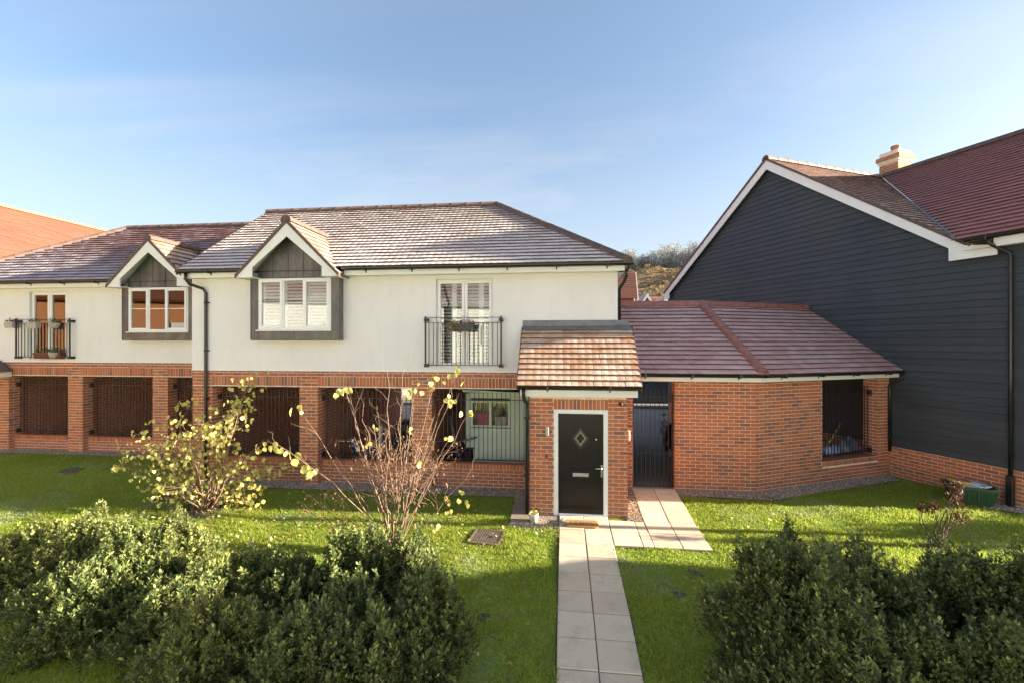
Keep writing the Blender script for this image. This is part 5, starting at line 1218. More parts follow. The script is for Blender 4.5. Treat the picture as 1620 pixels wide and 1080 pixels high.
def bare_shrub():
    u, v = gpix(625, 872); z0 = float(gz(u, v)); T = thing('bare_shrub', (u, v, z0), 'nearly leafless shrub with a fan of pale brown stems before the middle brick piers', 'shrub')
    D0 = -u*SN+v*CS; sm = MB(); lv = Pieces(); ends = []; dl = []
    tips = [(548, 622, 1), (470, 645, 2), (545, 612, 2), (612, 585, 0), (637, 590, 0), (575, 640, 0), (596, 640, 0), (690, 600, 2), (722, 585, 2), (742, 650, 2), (716, 625, 2), (658, 612, 2), (640, 620, 2), (712, 690, 1), (478, 775, 0), (482, 800, 0), (500, 765, 0), (748, 738, 0), (435, 700, 3), (560, 690, 0), (590, 670, 1), (655, 640, 0), (685, 660, 0), (610, 690, 0), (640, 700, 0), (700, 720, 0), (530, 720, 0), (575, 720, 0), (665, 700, 0), (500, 735, 0)]
    for (px, py, yl) in tips:
        tp = at_px(px, py, D0+random.uniform(-0.5, 0.5)); b = Vector((u+random.gauss(0, .05), v+random.gauss(0, .05), z0-0.02))
        low = py > 730; c = curve(b, tp, Vector((0, 0, -0.15 if low else (0.35 if yl == 3 else 0.12))), 10)
        sm.tube(c, [0.0115-0.00096*i for i in range(10)], 6, cap=False); e2 = []; twigs(sm, c[3:], 0.0065, 0, e2, 4.0 if yl != 2 else 2.0, 0.75); ends += e2
        for _ in range({0: 0, 1: 2, 2: 5, 3: 0}[yl]): hang_leaf(lv, c[-1]+Vector((random.gauss(0, .06), random.gauss(0, .05), random.gauss(0, .05))), random.choice((0.065, 0.08, 0.095)))
        if yl == 3:
            for i in range(16): hang_leaf(lv, c[-1].lerp(c[-4], random.random())+Vector((random.gauss(0, .03), random.gauss(0, .03), random.gauss(0, .03))), random.choice((0.08, 0.1, 0.115)))
    for (px, py) in [(715, 800), (735, 795), (725, 780), (660, 810), (690, 830), (705, 785), (650, 680), (570, 700), (580, 705), (668, 725)]:
        for _ in range(3): hang_leaf(lv, at_px(px+random.uniform(-8, 8), py+random.uniform(-8, 8), D0-0.2), 0.07)
    # dense thicket of thin shoots low in the middle
    for i in range(100):
        b = at_px(random.uniform(590, 690), random.uniform(720, 800), D0+random.uniform(-0.3, 0.3)); tp = b+Vector((random.gauss(0, .30), random.gauss(0, .18), random.uniform(0.02, 0.45))); c = curve(b, tp, (0, 0, 0.03), 5); sm.tube(c, [0.0045, 0.004, 0.0032, 0.0025, 0.0015], 4, cap=False); ends.append(c[-1]); ends.append(c[2])
    part('stem', sm, M_TWIG, T); lv.flush(T, 'leaf', M_YLEAFO, leaf_shape, 150, 'leaves')
    P = []; 
    for e in ends:
        X = e.x*CS+e.y*SN; Z = -e.x*SN+e.y*CS; py = 539.4-720*(e.z-CAMZ)/Z
        if py > 690 and random.random() < 0.75:
            for _ in range(3): P.append(e+Vector((random.gauss(0, .04), random.gauss(0, .04), random.gauss(-.02, .04))))
    P = np.array([tuple(p) for p in P]); d = rng.normal(0, 0.5, P.shape); d[:, 2] = -1; d /= np.linalg.norm(d, axis=1)[:, None]; l = rng.uniform(0.03, 0.065, len(P))
    Vv = leaves_np(P, d, l, l*0.22)-np.array([u, v, z0]); o = bpy.data.objects.new('withered_leaves', np_mesh('withered_leaves', Vv, np.arange(len(Vv)).reshape(-1, 4), M_DEADLEAF, rng.uniform(0.4, 1, len(P)))); COL.objects.link(o); o.parent = T; o['kind'] = 'stuff'
bare_shrub()
def hydrangea():
    u, v = gpix(1480, 862); z0 = float(gz(u, v)); T = thing('dead_hydrangea', (u, v, z0), 'small dead hydrangea with dark brown withered flower heads on the right lawn', 'shrub')
    D0 = -u*SN+v*CS; sm = MB(); heads = []
    for (px, py, hd) in [(1460, 802, 1), (1478, 800, 1), (1510, 775, 1), (1512, 790, 1), (1519, 815, 1), (1528, 812, 0), (1502, 810, 0), (1482, 815, 0), (1535, 803, 0), (1455, 815, 0), (1505, 835, 0), (1513, 765, 1)]:
        tp = at_px(px, py, D0+random.uniform(-0.12, 0.12)); c = curve((u+random.gauss(0, .03), v+random.gauss(0, .03), z0-0.02), tp, Vector((random.gauss(0, .06), 0, 0.06)), 7); sm.tube(c, [0.012, 0.011, 0.010, 0.009, 0.008, 0.006, 0.004], 5, cap=False)
        if hd: heads.append(tp)
    part('stem', sm, M_TWIGD, T)
    for h in heads:
        n = 90; P = np.array(tuple(h))+rng.normal(0, 1, (n, 3))*np.array([0.05, 0.05, 0.045]); d = rng.normal(0, 0.6, (n, 3)); d[:, 2] -= 1; d /= np.linalg.norm(d, axis=1)[:, None]; l = rng.uniform(0.03, 0.07, n)
        Vv = leaves_np(P, d, l, l*0.28)-np.array([u, v, z0]); o = bpy.data.objects.new('flower_head', np_mesh('flower_head', Vv, np.arange(len(Vv)).reshape(-1, 4), M_DEADLEAF, rng.uniform(0, 0.35, n))); COL.objects.link(o); o.parent = T; o['kind'] = 'stuff'
hydrangea()
# ------------------------------------------------------------ small things
def G(u, v): return float(gz(u, v))
def mat_text():
    T = thing('doormat', (0.33, 8.36, G(0.33, 8.36)+0.022), 'worn tan coir doormat with faded dark lettering before the black front door', 'doormat')
    z = float(gz(0, 8.36))+0.024; m = MB(); pts = []
    x0, x1, y0, y1, r = 0.03, 0.63, 8.19, 8.51, 0.07
    for cx, cy, a0 in ((x1-r, y1-r, 0), (x0+r, y1-r, 90), (x0+r, y0+r, 180), (x1-r, y0+r, 270)):
        for k in range(5): a = R(a0+k*22.5); pts.append((cx+r*math.cos(a), cy+r*math.sin(a)))
    n = len(pts); vs = [(x, y, z+0.003) for x, y in pts]+[(x, y, z+0.02) for x, y in pts]+[(0.33+(x-0.33)*0.97, 8.35+(y-8.35)*0.95, z+0.024) for x, y in pts]
    m.add(vs, [tuple(range(2*n, 3*n))]+[(i, (i+1) % n, n+(i+1) % n, n+i) for i in range(n)]+[(n+i, n+(i+1) % n, 2*n+(i+1) % n, 2*n+i) for i in range(n)])
    part('mat_body', m, simple('coir', (0.40, 0.20, 0.062), 0.95, var=0.35, scale=70, bump=0.9), T)
    f = bpy.data.curves.new('lettering', 'FONT'); f.body = 'COLLIE'; f.size = 0.135; f.align_x = 'CENTER'; f.extrude = 0.0006
    ink = MB(); random.seed(5)
    strokes = [((-.19, .03), (-.20, -.05)), ((-.19, .03), (-.16, .05)), ((-.20, -.05), (-.17, -.07)), ((-.13, .03), (-.12, -.05)), ((-.12, -.05), (-.09, -.05)), ((-.09, .03), (-.09, -.05)), ((-.13, .03), (-.09, .035)), ((-.05, -.05), (-.02, .04)), ((-.02, .04), (.01, -.05)), ((-.04, -.02), (0, -.02)), ((.04, .04), (.04, -.05)), ((.04, -.05), (.075, -.05)), ((.10, .04), (.10, -.05)), ((.10, -.05), (.135, -.05)), ((.17, .03), (.20, -.01)), ((.20, -.01), (.165, -.05)), ((-.03, -.085), (.05, -.11))]
    for (a, b) in strokes:
        a, b = Vector((a[0]+0.33, a[1]*1.1+8.37, z+0.0255)), Vector((b[0]+0.33, b[1]*1.1+8.37, z+0.0255)); d = (b-a).normalized(); w = Vector((-d.y, d.x, 0))*0.007
        ink.poly([a-w, b-w, b+w, a+w])
    bpy.data.curves.remove(f)
    part('lettering', ink, simple('dark_print', (0.14, 0.07, 0.03), 0.95), T)
mat_text()
def boot_step():
    T = thing('ramp_block', (0.0, 8.42, G(0, 8.4)), 'grey block at the left end of the doormat below the door step', 'block'); z = G(0, 8.4)+0.026
    m = MB(); m.bbox(-0.045, 0.022, 8.24, 8.50, z, z+0.045, 0.01); part('block', m, simple('grey_block', (0.25, 0.235, 0.21), 0.9, bump=0.4), T)
boot_step()
def pot():
    u, v = -0.545, 8.40; z = G(u, v)+0.012; T = thing('flower_pot', (u, v, z), 'small whitish pot with a yellow flowering plant at the left foot of the porch', 'plant pot')
    m = MB(); m.lathe([(0.0, 0.0), (0.07, 0.0), (0.088, 0.13), (0.092, 0.14), (0.092, 0.155), (0.078, 0.155), (0.075, 0.12), (0.0, 0.12)], 20, (u, v, z)); part('pot', m, simple('white_glaze', (0.62, 0.60, 0.55), 0.5, var=0.15, scale=30), T)
    V = []; P = np.array([u, v, z+0.155])+rng.normal(0, 1, (90, 3))*np.array([0.035, 0.035, 0.022]); d = rng.normal(0, 0.7, P.shape); d[:, 2] += 0.6; d /= np.linalg.norm(d, axis=1)[:, None]
    Vv = leaves_np(P, d, np.full(90, 0.035), np.full(90, 0.012))-np.array([u, v, z]); o = bpy.data.objects.new('flowers', np_mesh('flowers', Vv, np.arange(len(Vv)).reshape(-1, 4), leaf_mat('yellow_flower', [(0, (0.10, 0.14, 0.03)), (0.4, (0.45, 0.38, 0.03)), (1, (0.62, 0.50, 0.05))], 0.2), rng.uniform(0, 1, 90))); COL.objects.link(o); o.parent = T
pot()
def drain():
    u, v = MAN; z = G(u, v)+0.004; T = thing('drain_cover', (u, v, z), 'square brown grid drain cover let into the lawn left of the path', 'drain cover'); s = 0.27
    sl = (float(gz(u, v+0.2))-float(gz(u, v-0.2)))/0.4; M = Matrix.Translation((u, v, z)) @ Matrix.Rotation(math.atan(sl), 4, 'X') @ Matrix.Rotation(R(-6), 4, 'Z')
    rust = simple('rusty_grid', (0.15, 0.105, 0.075), 0.9, var=0.4, scale=30, bump=0.5)
    m = MB(); m.box(-s-0.01, s+0.01, -s-0.01, s+0.01, -0.10, -0.02, M); part('base', m, M_SOIL, T)
    f = MB()
    for (a, b, c, d) in ((-s, s, -s, -s+0.03), (-s, s, s-0.03, s), (-s, -s+0.03, -s+0.03, s-0.03), (s-0.03, s, -s+0.03, s-0.03)): f.box(a, b, c, d, -0.02, 0.016, M)
    part('frame', f, rust, T); bm = MB(); bm.box(-s+0.03, s-0.03, -0.008, 0.008, -0.018, 0.012); b1 = bm.mesh('grid_bar', rust); bm = MB(); bm.box(-0.008, 0.008, -s+0.03, s-0.03, -0.0185, 0.010); b2 = bm.mesh('grid_bar', rust)
    for k in range(11): x = -s+0.03+(2*s-0.06)*(k+0.5)/11; piece('grid_bar', b1, T, M @ Matrix.Translation((0, x, 0))); piece('grid_bar', b2, T, M @ Matrix.Translation((x, 0, 0)))
drain()
def crate():
    u0, v0 = gpix(1545, 797); u0 -= 0.03; v0 += 0.12; z = G(u0, v0)-0.01; T = thing('recycling_box', (u0, v0, z), 'dark green plastic recycling box standing against the brick plinth on the right', 'box')
    M = Matrix.Translation((u0, v0, z)) @ Matrix.Rotation(R(-24), 4, 'Z'); gm = simple('green_plastic', (0.022, 0.065, 0.035), 0.42, var=0.2, scale=12)
    a, b, c, d, h, t = 0.27, 0.17, 0.35, 0.235, 0.36, 0.012
    m = MB()
    for sgx in (0, 1):
        r0 = [(-a, -b), (a, -b), (a, b), (-a, b)]; r1 = [(-c, -d), (c, -d), (c, d), (-c, d)]
    r0 = [(-a, -b), (a, -b), (a, b), (-a, b)]; r1 = [(-c, -d), (c, -d), (c, d), (-c, d)]
    sh = lambda r, q: [(x-math.copysign(q, x), y-math.copysign(q, y)) for x, y in r]
    L = [(r0, 0), (r1, h-0.05), ([(x*1.06, y*1.08) for x, y in r1], h-0.045), ([(x*1.06, y*1.08) for x, y in r1], h), (sh(r1, t), h), (sh(r0, t), 0.02)]
    vs = [M @ Vector((x, y, zz)) for r, zz in L for x, y in r]; fs = [(3, 2, 1, 0)]+[(i*4+k, i*4+(k+1) % 4, (i+1)*4+(k+1) % 4, (i+1)*4+k) for i in range(5) for k in range(4)]+[(20, 21, 22, 23)]
    m.add(vs, fs); part('tub', m, gm, T)
    rb = MB()
    for x in (-0.2, -0.07, 0.07, 0.2): rb.box(x-0.008, x+0.008, -0.235, -0.205, 0.10, h-0.06, M)
    part('rib', rb, gm, T)
    def paper(name, lab, cat, x, y, zz, w, l, th, rz, tilt, mat):
        Q = thing(name, (M @ Vector((x, y, zz))), lab, cat); Mq = M @ Matrix.Translation((x, y, zz)) @ Matrix.Rotation(R(rz), 4, 'Z') @ Matrix.Rotation(R(tilt), 4, 'Y')
        k = MB(); k.bbox(-w/2, w/2, -l/2, l/2, 0, th, 0.004, Mq); part('sheet', k, mat, Q)
        k = MB(); k.box(-w*0.3, w*0.3, -l*0.38, -l*0.1, th+0.0005, th+0.002, Mq); part('print', k, simple(name+'_print', (0.30, 0.28, 0.26), 0.7), Q)
    paper('packet', 'folded yellow packet lying on top of the green recycling box', 'packet', -0.13, 0.03, h+0.012, 0.34, 0.19, 0.035, 25, 8, simple('yellow_card', (0.62, 0.42, 0.06), 0.5))
    paper('leaflet', 'white leaflet with blue tint lying in the green recycling box', 'leaflet', 0.14, 0.0, h+0.004, 0.16, 0.34, 0.018, 38, -8, simple('white_paper', (0.62, 0.68, 0.76), 0.5))
    paper('newspaper', 'crumpled cream newspaper between the yellow packet and the white leaflet', 'newspaper', 0.02, -0.09, h-0.02, 0.28, 0.16, 0.02, -12, 3, simple('newsprint', (0.55, 0.50, 0.40), 0.7))
    paper('tray', 'dark cardboard tray under the yellow packet in the green box', 'tray', -0.2, 0.08, h-0.035, 0.26, 0.18, 0.03, 10, 5, simple('dark_card', (0.07, 0.06, 0.05), 0.7))
crate()
def flower_box(name, label, u, v, z, L, mat, plant, trail=0.0, group=None, rnd=False):
    T = thing(name, (u, v, z), label, 'planter', group); m = MB()
    if rnd: m.lathe([(0.0, 0.0), (0.07, 0.0), (0.11, 0.07), (0.125, 0.14), (0.13, 0.15), (0.118, 0.15), (0.10, 0.08), (0.0, 0.05)], 18, (u, v, z))
    else:
        a, b, h = L/2, 0.075, 0.16
        vs = [(u-a*0.93, v-b*0.8, z), (u+a*0.93, v-b*0.8, z), (u+a*0.93, v+b*0.8, z), (u-a*0.93, v+b*0.8, z), (u-a, v-b, z+h), (u+a, v-b, z+h), (u+a, v+b, z+h), (u-a, v+b, z+h), (u-a+.012, v-b+.012, z+h), (u+a-.012, v-b+.012, z+h), (u+a-.012, v+b-.012, z+h), (u-a+.012, v+b-.012, z+h), (u-a+.012, v-b+.012, z+h-.04), (u+a-.012, v-b+.012, z+h-.04), (u+a-.012, v+b-.012, z+h-.04), (u-a+.012, v+b-.012, z+h-.04)]
        m.add(vs, [(3, 2, 1, 0)]+[(i*4+k, i*4+(k+1) % 4, i*4+4+(k+1) % 4, i*4+4+k) for i in range(3) for k in range(4)]+[(12, 13, 14, 15)])
    part('trough', m, mat, T)
    n = int(160*L/0.5); x = rng.uniform(-1, 1, n); P = np.stack([u+x*L*0.45, v+rng.normal(0, 0.05, n), z+0.16+np.abs(rng.normal(0, 0.04, n))], 1)
    if trail: k = rng.uniform(0, 1, n) < 0.55; P[k, 0] = u-L*0.22+rng.normal(0, 0.06, k.sum()); P[k, 1] = v-0.10; P[k, 2] = z+0.10+rng.normal(0, 0.07, k.sum())
    d = rng.normal(0, 0.6, P.shape); d[:, 2] += 0.5; d /= np.linalg.norm(d, axis=1)[:, None]; l = rng.uniform(0.03, 0.08, n)
    Vv = leaves_np(P, d, l, l*0.18)-np.array([u, v, z]); o = bpy.data.objects.new('plants', np_mesh('plants', Vv, np.arange(len(Vv)).reshape(-1, 4), plant, rng.uniform(0, 1, n))); COL.objects.link(o); o.parent = T
M_DRY = leaf_mat('dry_plant', [(0, (0.06, 0.07, 0.03)), (0.4, (0.22, 0.17, 0.06)), (0.8, (0.38, 0.28, 0.09)), (1, (0.6, 0.55, 0.45))], 0.2)
M_GRN = leaf_mat('pot_plant', [(0, (0.04, 0.08, 0.02)), (0.5, (0.10, 0.15, 0.04)), (0.85, (0.28, 0.25, 0.08)), (1, (0.55, 0.52, 0.40))], 0.2)
flower_box('balcony_planter', 'black trough with a dried yellowish plant hanging on the white-shuttered balcony rail', -2.17, 9.47, 3.37, 0.56, simple('black_trough', (0.015, 0.015, 0.016), 0.4), M_DRY, 0.2)
PL = simple('pale_planter', (0.40, 0.35, 0.33), 0.6, var=0.15)
gp_ = 'pale planters on the far left balcony rail'
flower_box('balcony_planter', 'leftmost of the three pale planters on the far left balcony, at its outer corner', -14.93, 10.78, 3.52, 0.26, PL, M_GRN, 0, gp_)
flower_box('balcony_planter', 'middle one of the three pale planters on the far left balcony rail, with yellowish leaves', -14.15, 10.72, 3.50, 0.30, PL, M_GRN, 0, gp_)
flower_box('balcony_planter', 'round pale basket at the right end of the far left balcony rail', -13.52, 10.72, 3.50, 0.22, PL, M_GRN, 0, gp_, True)
flower_box('floor_trough', 'long maroon trough behind the foot of the far left balcony bars', -13.85, 10.86, 2.70, 0.85, simple('maroon_plastic', (0.13, 0.022, 0.03), 0.5), M_GRN)
flower_box('herb_pot', 'small pale pot with bright green plant low on the far left balcony', -13.62, 10.80, 2.72, 0.16, PL, leaf_mat('bright_leaf', [(0, (0.03, 0.16, 0.09)), (1, (0.12, 0.35, 0.20))], 0.2), 0, None, True)
def pot_plant(u, v, z, h, label):
    T = thing('house_plant', (u, v, z), label, 'house plant'); m = MB(); m.lathe([(0, 0), (0.09, 0), (0.12, 0.2), (0.105, 0.2), (0.10, 0.16), (0, 0.16)], 14, (u, v, z)); part('pot', m, PL, T)
    n = 220; q = rng.uniform(0.2, 1, n); P = np.stack([u+rng.normal(0, 0.13, n), v+rng.normal(0, 0.1, n), z+h*q], 1); d = rng.normal(0, 0.6, P.shape); d /= np.linalg.norm(d, axis=1)[:, None]; l = rng.uniform(0.04, 0.09, n)
    Vv = leaves_np(P, d, l, l*0.3)-np.array([u, v, z]); o = bpy.data.objects.new('leaves', np_mesh('leaves', Vv, np.arange(len(Vv)).reshape(-1, 4), M_GRN, rng.uniform(0, 1, n))); COL.objects.link(o); o.parent = T
    s = MB(); s.tube([(u, v, z+0.15), (u+0.02, v, z+h*0.5), (u, v, z+h*0.9)], [0.01, 0.008, 0.004], 5); part('stem', s, M_TWIGD, T)
pot_plant(-14.22, 11.25, 2.56, 0.95, 'leafy house plant behind the left pane of the far left balcony door')
pot_plant(-13.70, 11.25, 2.56, 1.2, 'pale-flecked house plant behind the right pane of the far left balcony door')
# shed in the third carport bay
def shed():
    T = thing('garden_shed', (-1.3, 10.6, 0), 'mint green timber shed with a two-pane window inside the carport, left of the porch', 'shed'); M_SH = simple('mint_paint', (0.52, 0.63, 0.54), 0.7, var=0.08, scale=5)
    u0, u1, v, zt = -2.29, 0.5, 10.62, 1.95; n = 18; w = 0.118
    W0, W1, Z0, Z1 = -2.13, -1.29, 1.19, 1.72
    back = MB(); back.box(u0+0.01, u1, v+0.03, v+1.9, 0.03, 1.90); 
    x = u0; bm = {}
    b = MB(); 
    z = 0.06
    while z < 1.92:      # shiplap boards
        h = 0.117; segs = [(u0+0.06, u1)] if not (z+h > Z0-0.04 and z < Z1+0.04) else [(u0+0.06, W0-0.04), (W1+0.04, u1)]
        for a, c in segs:
            m = MB(); m.add([(a, v-0.008, z), (c, v-0.008, z), (c, v, z+h), (a, v, z+h), (a, v+0.02, z), (c, v+0.02, z)], [(0, 1, 2, 3), (4, 5, 1, 0)]); part('board', m, M_SH, T)
        z += h+0.001
    part('shed_core', back, M_ROOM, T)
    f = MB(); f.bbox(u0, u0+0.06, v-0.02, v+0.05, 0.03, 1.93, 0.005)
    for (a, c, p, q) in ((W0-0.045, W1+0.045, Z1, Z1+0.045), (W0-0.045, W1+0.045, Z0-0.045, Z0), (W0-0.045, W0, Z0, Z1), (W1, W1+0.045, Z0, Z1), ((W0+W1)/2-0.03, (W0+W1)/2+0.03, Z0, Z1)): f.bbox(a, c, v-0.022, v+0.03, p, q, 0.004)
    part('window_frame', f, M_SH, T)
    for (a, c) in ((W0, (W0+W1)/2-0.03), ((W0+W1)/2+0.03, W1)): g = MB(); g.box(a, c, v-0.002, v+0.003, Z0, Z1); part('pane', g, M_GLASS, T)
    r = MB(); r.add([(u0-0.06, v-0.10, 2.03), (u1, v-0.10, 1.93), (u1, v+2, 1.93), (u0-0.06, v+2, 2.03), (u0-0.06, v-0.10, 1.98), (u1, v-0.10, 1.88), (u1, v+2, 1.88), (u0-0.06, v+2, 1.98)], [(0, 1, 2, 3), (7, 6, 5, 4), (0, 4, 5, 1), (0, 3, 7, 4)]); part('roof', r, M_SH, T)
    for (lab, nm, cat, x0, x1, zt_, c) in (('pink cushion showing behind the left pane of the mint shed', 'cushion', 'cushion', -2.02, -1.76, 1.48, (0.45, 0.06, 0.20)), ('greyish white folded cloth behind the right pane of the mint shed', 'folded_cloth', 'cloth', -1.60, -1.33, 1.40, (0.45, 0.43, 0.41))):
        Q = thing(nm, ((x0+x1)/2, v+0.012, Z0), lab, cat); m = MB(); m.bbox(x0, x1, v+0.006, v+0.0285, Z0+0.005, zt_, 0.01); part('body', m, simple(nm+'_cloth', c, 0.9), Q)
shed()
def push_bike():
    T = thing('child_bike', (-4.75, 10.55, 0), 'small blue child bicycle parked in the middle carport bay behind the bare shrub', 'bicycle'); bl = simple('blue_paint', (0.02, 0.12, 0.40), 0.35); tq = simple('turquoise_paint', (0.05, 0.30, 0.34), 0.35); bk = M_GUTTER
    v = 10.55; Rr = 0.20
    for x in (-5.15, -4.45):
        W = MB(); ring = [(x+Rr*math.cos(a), v, 0.05+Rr+Rr*math.sin(a)) for a in np.linspace(0, 2*math.pi, 25)]; W.tube(ring, 0.022, 8, cap=False); wo = part('wheel', W, bk, T)
        s = MB(); 
        for k in range(8): a = k*math.pi/4; s.tube([(x, v, 0.25), (x+0.18*math.cos(a), v, 0.25+0.18*math.sin(a))], 0.004, 4)
        s.tube([(x, v-0.03, 0.25), (x, v+0.03, 0.25)], 0.02, 8); part('spoke', s, M_STEEL, wo)
    f = MB(); f.tube([(-5.15, v, 0.25), (-5.02, v, 0.62), (-4.98, v, 0.80)], 0.018, 8); f.tube([(-5.04, v, 0.58), (-4.78, v, 0.30), (-4.66, v, 0.60)], 0.018, 8); f.tube([(-5.03, v, 0.62), (-4.68, v, 0.52)], 0.016, 8); f.tube([(-4.45, v, 0.25), (-4.78, v, 0.29)], 0.014, 8); f.tube([(-4.45, v, 0.25), (-4.67, v, 0.55)], 0.012, 8); part('frame', f, bl, T)
    h = MB(); h.tube([(-5.0, v-0.22, 0.84), (-4.97, v, 0.80), (-5.0, v+0.22, 0.84)], 0.012, 8); part('handlebar', h, M_STEEL, T)
    s = MB(); s.bbox(-4.76, -4.54, v-0.06, v+0.06, 0.60, 0.65, 0.02); part('saddle', s, tq, T)
    g = MB(); g.bbox(-5.10, -4.94, v-0.08, v-0.03, 0.62, 0.82, 0.02); part('number_plate', g, bl, T)
push_bike()
def covered():
    T = thing('covered_barbecue', (-3.7, 11.6, 0), 'bulky item under a black cover at the right of the middle carport bay', 'covered item'); m = MB(); m.bbox(-4.45, -3.10, 11.4, 12.1, 0.03, 0.78, 0.08); m.bbox(-4.38, -3.3, 11.5, 12.0, 0.74, 1.08, 0.12); part('cover', m, simple('black_cover', (0.018, 0.018, 0.02), 0.5, bump=0.8, scale=6), T)
    P = thing('marker_post', (-4.45, 10.75, 0), 'short white post standing beside the black covered item in the carport', 'post'); m = MB(); m.bbox(-4.475, -4.42, 10.72, 10.775, 0.02, 1.08, 0.008); part('post', m, M_FASCIA, P); c = MB(); c.bbox(-4.48, -4.415, 10.715, 10.78, 1.081, 1.10, 0.008); part('cap', c, M_FASCIA, P)
    B = thing('meter_cupboard', (-3.45, 13.2, 0), 'pale lilac wall panel at the back of the middle carport bay', 'panel'); m = MB(); m.bbox(-3.85, -3.15, 13.2, 13.3, 0.6, 2.05, 0.01); part('panel', m, simple('lilac_panel', (0.40, 0.36, 0.40), 0.7), B)
covered()
def folded_frame():
    T = thing('airer', (-2.45, 10.35, 0), 'folded grey metal frame leaning in the dark corner left of the mint shed', 'clothes airer'); st = simple('grey_tube', (0.20, 0.21, 0.23), 0.35, metal=0.6); a = MB()
    for dv in (0.0, 0.10): a.tube([(-2.62, 10.35+dv, 1.45), (-2.55, 10.35+dv, 1.0), (-2.30, 10.30+dv, 0.10)], 0.016, 8)
    part('leg', a, st, T); b = MB()
    for dv in (0.0, 0.10): b.tube([(-2.72, 10.33+dv, 0.72), (-2.35, 10.33+dv, 0.85), (-1.98, 10.33+dv, 0.95)], 0.014, 8)
    part('leg', b, st, T); c = MB()
    for k in range(5): c.tube([(-2.6+k*0.12, 10.33, 0.775+k*0.042), (-2.6+k*0.12, 10.45, 0.775+k*0.042)], 0.008, 6)
    part('rung', c, st, T)
    Q = thing('storage_tub', (-2.5, 10.7, 0), 'low black tub on the carport floor beneath the folded grey frame', 'tub'); m = MB(); m.bbox(-2.74, -2.12, 10.55, 11.1, 0.03, 0.62, 0.04); part('tub', m, M_GUTTER, Q); m = MB(); m.bbox(-2.76, -2.10, 10.53, 11.12, 0.621, 0.66, 0.015); part('lid', m, M_GUTTER, Q)
folded_frame()
def wing_clutter():
    M1 = frame((WP.x, WP.y, 0), (DW.x, DW.y)); z = 0.47
    def w(s, o, zz): return M1 @ Vector((s, o, zz))
    sh = MB(); sh.box(1.95, 3.85, 0.345, 1.1, 0.0, 0.44, M1); T = thing('low_chest', w(2.8, 0.7, 0), 'low black chest behind the outbuilding railing, loaded with bags', 'chest'); part('chest', sh, M_GUTTER, T)
    for i, (s, o, c, lab, r) in enumerate([(2.42, 0.50, (0.05, 0.16, 0.14), 'teal crumpled bag at the left end of the barred outbuilding opening', 0.17), (2.70, 0.48, (0.42, 0.45, 0.62), 'white and blue crumpled bag beside the green pole behind the railing', 0.15), (2.98, 0.50, (0.30, 0.33, 0.50), 'bluish crumpled bag in the middle of the barred outbuilding opening', 0.14), (3.28, 0.52, (0.14, 0.17, 0.22), 'slate grey bag right of the bluish one behind the railing', 0.19), (3.56, 0.55, (0.10, 0.12, 0.16), 'dark tall bag at the right end of the barred outbuilding opening', 0.24)]):
        p = w(s, o, 0.44); B = thing('bag', p, lab, 'bag', 'bags behind the outbuilding railing'); m = MB(); N = 10; ringz = [(0.0, 0.8), (0.25, 1.0), (0.55, 0.85), (0.8, 0.5), (1.0, 0.15)]; vs = []; rr = random.Random(i)
        for (zz, q) in ringz:
            for k in range(N): a = 6.283*k/N; f = q*r*rr.uniform(0.75, 1.2); vs.append((p.x+f*math.cos(a), p.y+f*0.8*math.sin(a), 0.445+zz*r*1.5+rr.uniform(-0.015, 0.015)))
        m.add(vs, [(j*N+k, j*N+(k+1) % N, (j+1)*N+(k+1) % N, (j+1)*N+k) for j in range(4) for k in range(N)]+[tuple(40+k for k in range(N))]); part('sack', m, simple('bag_plastic_%d' % i, c, 0.35, var=0.4, scale=25), B)
    P = thing('green_pole', w(2.9, 0.5, 0.6), 'bright green pole slanting up out of the bags behind the railing', 'pole'); m = MB(); m.tube([w(2.62, 0.42, 0.66), w(3.35, 0.62, 1.10)], 0.018, 8); part('shaft', m, simple('lime_plastic', (0.22, 0.42, 0.06), 0.4), P); m = MB(); m.tube([w(3.33, 0.615, 1.09), w(3.40, 0.64, 1.13)], 0.024, 8); part('grip', m, simple('lime_grip', (0.15, 0.30, 0.05), 0.5), P)
wing_clutter()
def moto():
    p = (2.98, 12.6, 0); T = thing('motor_scooter', p, 'black motor scooter with bright trim standing beyond the iron gate, at its right', 'scooter'); m = MB(); u, v = p[0], p[1]
    for dv in (0.0, 1.15):
        w = MB(); w.tube([(u, v+dv+0.2*math.cos(a), 0.24+0.2*math.sin(a)) for a in np.linspace(0, 2*math.pi, 21)], 0.05, 8, cap=False); part('wheel', w, M_GUTTER, T)
    b = MB(); b.bbox(u-0.13, u+0.13, v+0.5, v+1.3, 0.40, 0.72, 0.08); b.bbox(u-0.12, u+0.12, v+0.15, v+0.6, 0.25, 0.33, 0.03); b.bbox(u-0.17, u+0.17, v-0.02, v+0.16, 0.32, 0.95, 0.06); part('bodywork', b, simple('gloss_black', (0.01, 0.01, 0.011), 0.12), T)
    s = MB(); s.bbox(u-0.12, u+0.12, v+0.5, v+1.25, 0.725, 0.82, 0.04); part('seat', s, M_GUTTER, T)
    h = MB(); h.tube([(u-0.33, v+0.12, 1.02), (u, v+0.06, 0.98), (u+0.33, v+0.12, 1.02)], 0.016, 8); part('handlebar', h, M_STEEL, T); l = MB(); l.lathe([(0, 0.06), (0.07, 0.05), (0.085, 0), (0, -0.02)], 14, (u, v-0.03, 0.80)); part('headlight', l, M_STEEL, T)
    for sg in (-1, 1): q = MB(); q.tube([(u+sg*0.25, v+0.1, 1.02), (u+sg*0.28, v+0.08, 1.16)], 0.008, 6); q.bbox(u+sg*0.28-0.05, u+sg*0.28+0.05, v+0.06, v+0.09, 1.15, 1.22, 0.015); part('mirror', q, M_STEEL, T)
moto()
